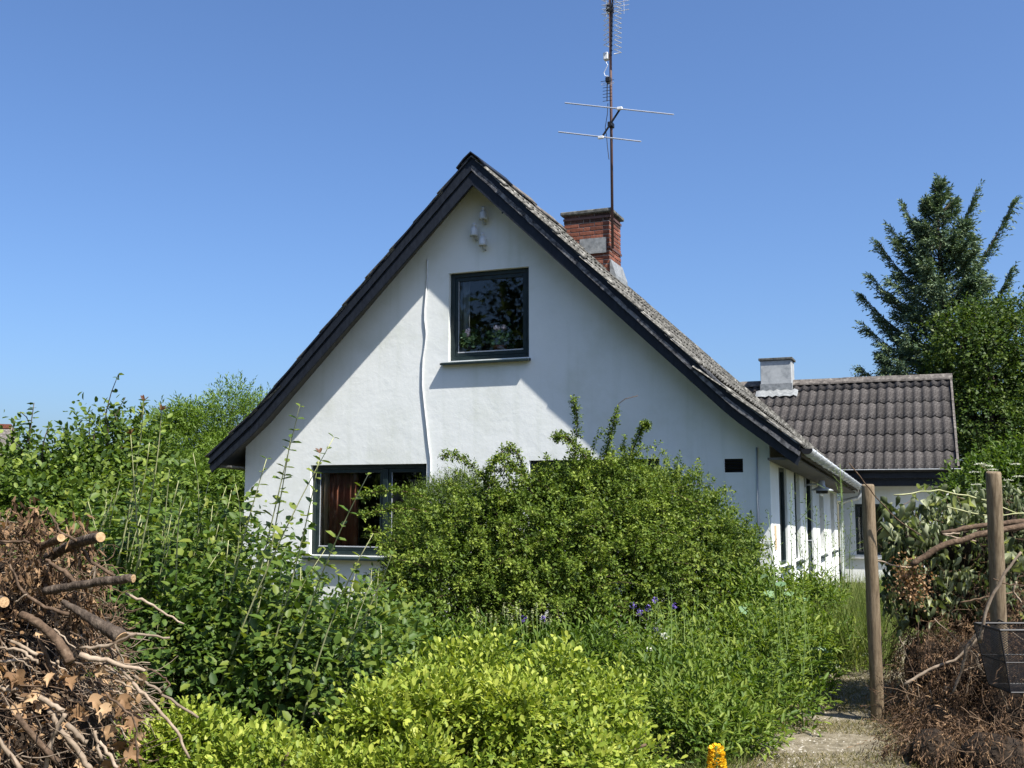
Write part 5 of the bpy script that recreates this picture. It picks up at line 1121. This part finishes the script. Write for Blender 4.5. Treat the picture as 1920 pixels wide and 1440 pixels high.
# ================================================================== compost heap (right)
heap = thing('compost_heap', 'tall compost heap of dead conifer fronds topped with wilted branches', 'compost heap', ground_under(at(1820, 1300, 7.4)))
LC = lobes_px([(1790, 1030, 8.1, .50, .4, .34), (1900, 1005, 8.1, .50, .45, .40), (1725, 1120, 7.95, .26, .4, .42), (1700, 1020, 8.0, .17, .3, .28), (1850, 1150, 7.9, .50, .45, .40), (1735, 1250, 7.6, .26, .35, .38), (1840, 1260, 7.3, .42, .42, .40), (1770, 1390, 6.95, .36, .4, .40), (1900, 1370, 6.9, .45, .42, .50), (1960, 1200, 7.6, .5, .5, .5), (1725, 1400, 7.3, .26, .35, .36), (1760, 1480, 6.7, .36, .35, .30), (1890, 1480, 6.5, .45, .35, .34), (1690, 1440, 7.1, .16, .3, .26), (1755, 1430, 6.2, .27, .3, .33), (1870, 1440, 6.0, .38, .3, .34), (1700, 1445, 6.45, .15, .25, .26)])
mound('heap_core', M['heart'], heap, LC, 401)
low = LC[4:]
rng = np.random.default_rng(402)
P, Nn = lobe_points(rng, low, 7000, (.66, 1.06), .03, 403, .22, 5, .7); n = len(P)
p, d, nn, t = shoots(rng, P, Nn*.55+np.array([0, 0, -1.])+rng.normal(size=P.shape)*.38, rng.uniform(.14, .40, n), 20, (22, 48), .1, 1.2)
p[:, 2] = np.maximum(p[:, 2], .015)
leaves('dead_fronds', M['l_dead'], heap, p, d, nn, rng.uniform(.015, .050, len(p)), rng.uniform(.003, .008, len(p)), T_QUAD, np.tile(rng.normal(size=n)*.24+noise3(P, 4, 44)*.18, 20)+.40+rng.normal(size=len(p))*.14)  # frond tint lowered overall: shade over the lower heap painted into the colour
tangle('twig_tangle', M['dark_twig'], heap, LC, 1500, 404, .22, .0028, .35, .4)
for (px, py) in ((1700, 1090), (1716, 1082), (1706, 1110), (1728, 1096), (1692, 1075)):
    c = at(px, py, 7.42); n = 120; q = c+rng.normal(size=(n, 3))*np.array([.05, .03, .07]); leaves('dried_flowers', M['l_dry'], heap, q, rdir(rng, n), rdir(rng, n), .022, .018, T_QUAD, .5+rng.normal(size=n)*.25)
def wilt(items, n_each, sp, L, rngw, tints):
    P = []; 
    for (px, py, d) in items:
        for k in range(n_each): P.append(at(px+rngw.normal()*sp, py+rngw.normal()*sp*.7, d+rngw.uniform(-.12, .12)))
    P = np.array(P); n = len(P); d = rngw.normal(size=(n, 3))*.30+np.array([0, -.05, -1.]); tc = nrm(CAM-P)
    leaf_objects('wilted_leaf', M['l_wilt'], heap, P, d, tc*.12+rngw.normal(size=(n, 3))*.8, L*rngw.uniform(.5, 1.25, n), L*.56*rngw.uniform(.35, 1.1, n), T_CORD, rngw, tints, (.5, 2.6))
wilt([(1665, 945, 7.75), (1690, 940, 7.7), (1720, 940, 7.7), (1755, 935, 7.7), (1790, 940, 7.7), (1820, 945, 7.7), (1845, 955, 7.7), (1675, 985, 7.7), (1700, 990, 7.65), (1740, 975, 7.65), (1780, 980, 7.7), (1670, 1020, 7.65), (1700, 1030, 7.6), (1735, 1010, 7.6), (1800, 990, 7.7), (1895, 950, 7.7), (1912, 975, 7.7), (1830, 985, 7.7)], 9, 19, .10, rng, (.15, .35, .55, .7, .88, 1.))
wilt([(1700, 1060, 7.6), (1745, 1060, 7.55), (1770, 1075, 7.5), (1800, 1060, 7.5), (1820, 1090, 7.5), (1730, 1120, 7.5), (1760, 1130, 7.45), (1690, 1130, 7.55), (1670, 1110, 7.6), (1720, 1170, 7.45), (1790, 1110, 7.5), (1905, 1010, 7.5), (1890, 1050, 7.4)], 10, 20, .088, rng, (.1, .3, .5, .65, .85, 1.))
P, Nn = lobe_points(rng, LC[:5], 5600, (.75, 1.12), .75, 405, .15, 5, .75); n = len(P)
leaves('wilted_foliage', M['l_wilt'], heap, P, rng.normal(size=(n, 3))*.5+np.array([0, 0, -1.]), Nn+rng.normal(size=(n, 3))*.7, rng.uniform(.04, .10, n), rng.uniform(.015, .045, n), T_CORD, .32+rng.normal(size=n)*.25)
for q, a, b, mt, d in [([(1708, 1060), (1760, 1026), (1830, 1004), (1930, 984)], .020, .024, 'bark_brown', 7.35), ([(1765, 1000), (1840, 985), (1930, 977)], .017, .020, 'bark_brown', 7.5), ([(1676, 928), (1760, 919), (1850, 938), (1905, 962)], .006, .005, 'straw_stem', 7.6),
       ([(1592, 868), (1640, 930), (1690, 980), (1726, 1003)], .004, .005, 'bark_brown', 7.3), ([(1640, 1050), (1680, 1062), (1712, 1063)], .006, .006, 'pale_twig', 7.4), ([(1915, 1035), (1880, 1082), (1846, 1150), (1838, 1205)], .008, .012, 'pale_twig', 6.6),
       ([(1838, 1182), (1812, 1214), (1802, 1260), (1786, 1300)], .012, .008, 'pale_twig', 6.75), ([(1695, 1284), (1740, 1256), (1790, 1238), (1842, 1190)], .011, .009, 'pale_twig', 6.85), ([(1862, 1085), (1885, 1095), (1920, 1098)], .004, .004, 'bark_brown', 6.75),
       ([(1850, 1330), (1858, 1370), (1852, 1410)], .005, .004, 'pale_twig', 6.9), ([(1835, 1225), (1830, 1245), (1845, 1262)], .005, .004, 'pale_twig', 6.8), ([(1680, 1400), (1730, 1390), (1780, 1380)], .006, .005, 'bark_brown', 7.0), ([(1800, 1130), (1850, 1120), (1900, 1110)], .006, .006, 'dark_twig', 7.2), ([(1775, 950), (1850, 968), (1925, 962)], .005, .004, 'straw_stem', 7.55), ([(1800, 1000), (1765, 1002), (1830, 1015)], .006, .005, 'pale_twig', 7.45),
       ([(1875, 1290), (1882, 1310), (1890, 1330)], .005, .004, 'pale_twig', 6.7), ([(1820, 1220), (1832, 1232), (1838, 1258)], .005, .004, 'pale_twig', 6.75), ([(1905, 1090), (1900, 1110), (1915, 1130)], .007, .007, 'pale_twig', 6.8)]:
    stick(q, d, a, b, mt, 'branch', heap)
for k in range(45):
    px, py = rng.uniform(1690, 1915), rng.uniform(1180, 1430); a = rng.normal(1.4, .5); l = rng.uniform(25, 80); stick([(px-l*math.cos(a)/2, py-l*math.sin(a)/2), (px+l*math.cos(a)/2+rng.normal()*8, py+l*math.sin(a)/2)], 6.95+rng.uniform(-.1, .2), rng.uniform(.002, .005), .002, 'pale_twig' if rng.random() < .35 else 'bark_brown', 'branch', heap)
def post(label, base, top, r):
    base, top = np.asarray(base, float), np.asarray(top, float); k = 14; pts = np.array([base+(top-base)*t for t in np.linspace(0, 1, k)])+rng.normal(size=(k, 3))*.0008
    rr = np.linspace(r*1.06, r*.97, k)*(1+rng.normal(size=k)*.004); pts = np.vstack([pts, pts[-1]+nrm(top-base)*.012]); rr = np.append(rr, r*.86)
    o = MB().tube(pts, rr, 20).build('wooden_post', M['post_wood'], None, True); o.data.polygons[-1].use_smooth = False; props(o, label, 'post', 'posts of the compost heap'); return o
b1 = ground_under(at(1648, 1372, 7.40)); post('leaning round wooden post beside the gravel path', b1-np.array([0, 0, .1]), at(1627, 912, 7.42), .046)
b2 = ground_under(at(1882, 1430, 6.95)); post('round wooden post at right edge, behind the wire basket', b2-np.array([0, 0, .1]), at(1863, 888, 6.95), .050)
# black wire basket hooked on the post
bk = thing('wire_basket', 'black wire mesh basket hooked on the right compost post', 'basket', at(1935, 1290, 6.55))
cx = at(1938, 1175, 6.55); zt, zb_ = cx[2], at(1938, 1288, 6.55)[2]; rtv, fwv = _rt, nrm(np.array([_fw[0], _fw[1], 0]))
def bp(u, v, t):       # t 0 bottom, 1 top
    w = .235+.062*t; h_ = .15+.03*t; q = cx+rtv*(u*w)+fwv*(v*h_); q[2] = zb_+(zt-zb_)*t; return q
def rim(t, r): return MB().tube([bp(a, b, t) for a, b in ((-1, -1), (0, -1), (1, -1), (1, 0), (1, 1), (0, 1), (-1, 1), (-1, 0), (-1, -1), (-.98, -1))], r, 6)
rim(1, .008).build('top_rim', M['black_plastic'], bk); rim(.48, .004).build('middle_rim', M['black_plastic'], bk); rim(.0, .006).build('bottom_rim', M['black_plastic'], bk)
for a, b in ((-1, -1), (1, -1), (1, 1), (-1, 1)): MB().tube([bp(a, b, 0), bp(a, b, 1)], .005, 6).build('corner_wire', M['black_plastic'], bk)
m = MB(); K = 26
for (f_) in (lambda s_, t: bp(2*s_-1, -1, t), lambda s_, t: bp(2*s_-1, 1, t), lambda s_, t: bp(-1, 2*s_-1, t), lambda s_, t: bp(1, 2*s_-1, t)):
    for k in range(-K, K):
        for sgn in (1, -1):
            t0 = max(0., -k/K); t1 = min(1., (K-k)/K)
            if t1-t0 < .02: continue
            s0, s1 = k/K+t0, k/K+t1
            if sgn < 0: s0, s1 = 1-s0, 1-s1
            m.tube([f_(s0, t0), f_(s1, t1)], .0016, 3, False)
for k in range(14): s_ = -1+2*k/13; m.tube([bp(s_, -1, 0), bp(s_, 1, 0)], .0016, 3, False); m.tube([bp(-1, s_, 0), bp(1, s_, 0)], .0016, 3, False)
m.build('mesh', M['black_plastic'], bk)['kind'] = 'stuff'
for u in (-.62, -.30):
    a = bp(u, 1, 1); MB().tube([a, a+fwv*.10+np.array([0, 0, .01]), a+fwv*.16+np.array([0, 0, -.03])], .005, 6).build('hook', M['black_plastic'], bk)

# ================================================================== flowers
rng = np.random.default_rng(501)
y0 = at(1345, 1400, 5.3); r = thing('yellow_loosestrife', 'bright yellow flower spike at the lower edge by the path', 'flower', ground_under(y0))
top = at(1343, 1400, 5.3); MB().tube([ground_under(y0), top], .005, 5).build('stem', M['green_stem'], r)
n = 260; t = rng.random(n); a = rng.uniform(0, 6.28, n); P = top+np.array([0, 0, -.16])*t[:, None]+np.stack([np.cos(a), np.sin(a), 0*a], -1)*(.018+.018*t)[:, None]
leaves('blossom', M['p_yellow'], r, P, np.stack([np.cos(a), np.sin(a), .5+0*a], -1), np.stack([np.cos(a), np.sin(a), 1+0*a], -1)+rng.normal(size=(n, 3))*.5, .026, .018, T_ROUND, rng.random(n), None)
def small_flower(px, py, d, mat, label, name, size, n, cat='flower', group=None, sq=(1, 1, 1), stalk='green_stem'):
    c = at(px, py, d); r = thing(name, label, cat, ground_under(c), group); MB().tube([ground_under(c)+np.array([rng.normal()*.05, rng.normal()*.05, 0]), c], .003, 4).build('stem', M[stalk], r)
    q = rdir(rng, n); P = c+q*size*np.array(sq); leaves('blossom', M[mat], r, P, np.cross(q, rdir(rng, n)), q, size*.9, size*.7, T_QUAD, rng.random(n), None)
for px, py in ((1187, 1135), (1200, 1148), (1215, 1140), (1228, 1125), (1265, 1137), (1230, 1182), (982, 1160), (1018, 1160)):
    small_flower(px, py, 8.0, 'p_violet', {1187: 'violet columbine flower, leftmost before right half of barberry', 1200: 'violet columbine flower, lowest of the upper cluster', 1215: 'violet columbine flower in the middle of the cluster', 1228: 'violet columbine flower, highest of the cluster', 1265: 'violet columbine flower, rightmost of the cluster', 1230: 'violet columbine flower standing below the cluster', 982: 'left violet columbine among the pale flower spikes', 1018: 'right violet columbine among the pale flower spikes'}[px], 'columbine', .022, 16, group='violet columbines in the bed')
for px in (895, 902, 911, 920, 930, 945, 952, 960, 968, 975, 988, 998, 1006, 1014, 1024, 1032):
    py = 1135+rng.uniform(0, 35); small_flower(px, py, 7.8, 'p_cream', 'slender pale seed spike in the shade beneath the barberry', 'flower_spike', .010, 40, group='pale flower spikes below the barberry', sq=(1, 1, 4.5))
for px, py, d in ((1252, 1197, 7.6), (1246, 1190, 7.6), (1216, 1218, 7.5), (1592, 1165, 10), (1538, 1218, 9.), (1510, 1235, 8.6), (1568, 1250, 9.2), (1614, 1205, 10), (1622, 1228, 9.5), (1535, 1270, 8.4), (1608, 1215, 9.8)):
    small_flower(px, py, d, 'p_white', 'small white flower head %s' % ({1252: 'above the golden shrub, right of a pair', 1246: 'above the golden shrub, left of a pair', 1216: 'lowest above the golden shrub', 1592: 'highest, in the tall grass', 1538: 'right of the broad leaves in the bed', 1510: 'left of the path bend', 1568: 'nearest the bend of the path', 1614: 'beside the leaning post, upper', 1622: 'beside the leaning post, lower', 1535: 'lowest, at the path edge', 1608: 'left of those beside the leaning post'}[px]), 'white_flower', .022, 24, group='white flowers in the perennial bed', sq=(1.3, 1.3, .5))
# tall leafy stems in the bed, before the dark gap under the barberry
for k, (px, py, lab) in enumerate(((800, 1130, 'upright leafy stem in the dark gap under the barberry, leftmost'), (835, 1150, 'upright leafy stem in the dark gap, second from left'), (865, 1160, 'upright leafy stem in the dark gap, nearest the pale spikes'))):
    b = at(px, py, 7.6); g = ground_under(b); r = thing('leafy_stem', lab, 'plant', g); MB().tube([g, b], np.array([.006, .003]), 5).build('stem', M['green_stem'], r)
    n = 26; t = np.linspace(.35, 1, n)[:, None]; P = g+(b-g)*t; a = np.arange(n)*2.4; dd = np.stack([np.cos(a), np.sin(a), .35+0*a], -1); leaf_objects('leaf', M['l_perennial'], r, P, dd, np.tile([0, 0, 1.], (n, 1)), .085*(1.1-t[:, 0]*.6), .020, T_OVAL, rng)

# ================================================================== trees behind the viewer, mirrored in the upstairs window
for k, (x, y, h, lab) in enumerate(((-11, -9, 11, 'tall leafy tree behind the viewer, mirrored in the windows, westmost'), (-5, -11, 12, 'tall leafy tree behind the viewer, mirrored in the windows, middle'), (1.5, -12, 11, 'tall leafy tree behind the viewer, mirrored in the windows, eastmost'), (-17, -4, 10, 'tall leafy tree left of the viewer, outside the picture'))):
    r = thing('garden_tree', lab, 'tree', (x, y, 0)); MB().tube([(x, y, 0), (x+.1, y, h*.35), (x, y+.1, h*.75)], [.28, .2, .07], 9).build('trunk', M['bark'], r, True)
    lb = [(np.array([x+dx, y+dy, h*z]), (2.3, 2.2, h*.2)) for dx, dy, z in ((0, 0, .8), (-1.6, .5, .6), (1.7, -.3, .62), (0, .8, .42), (-1.5, -.6, .38), (1.6, .5, .35), (0, 0, .22), (-2.2, 0, .2), (2.2, 0, .18))]
    bush(r, M['l_tree'], lb, 3000, 6, .6, .32, .20, T_QUAD, 600+k, shell=(.3, 1.05), name='crown')
    limbs(r, np.array([x, y, h*.3]), [l[0] for l in lb], .08, .02, M['bark'], k, 'limb')
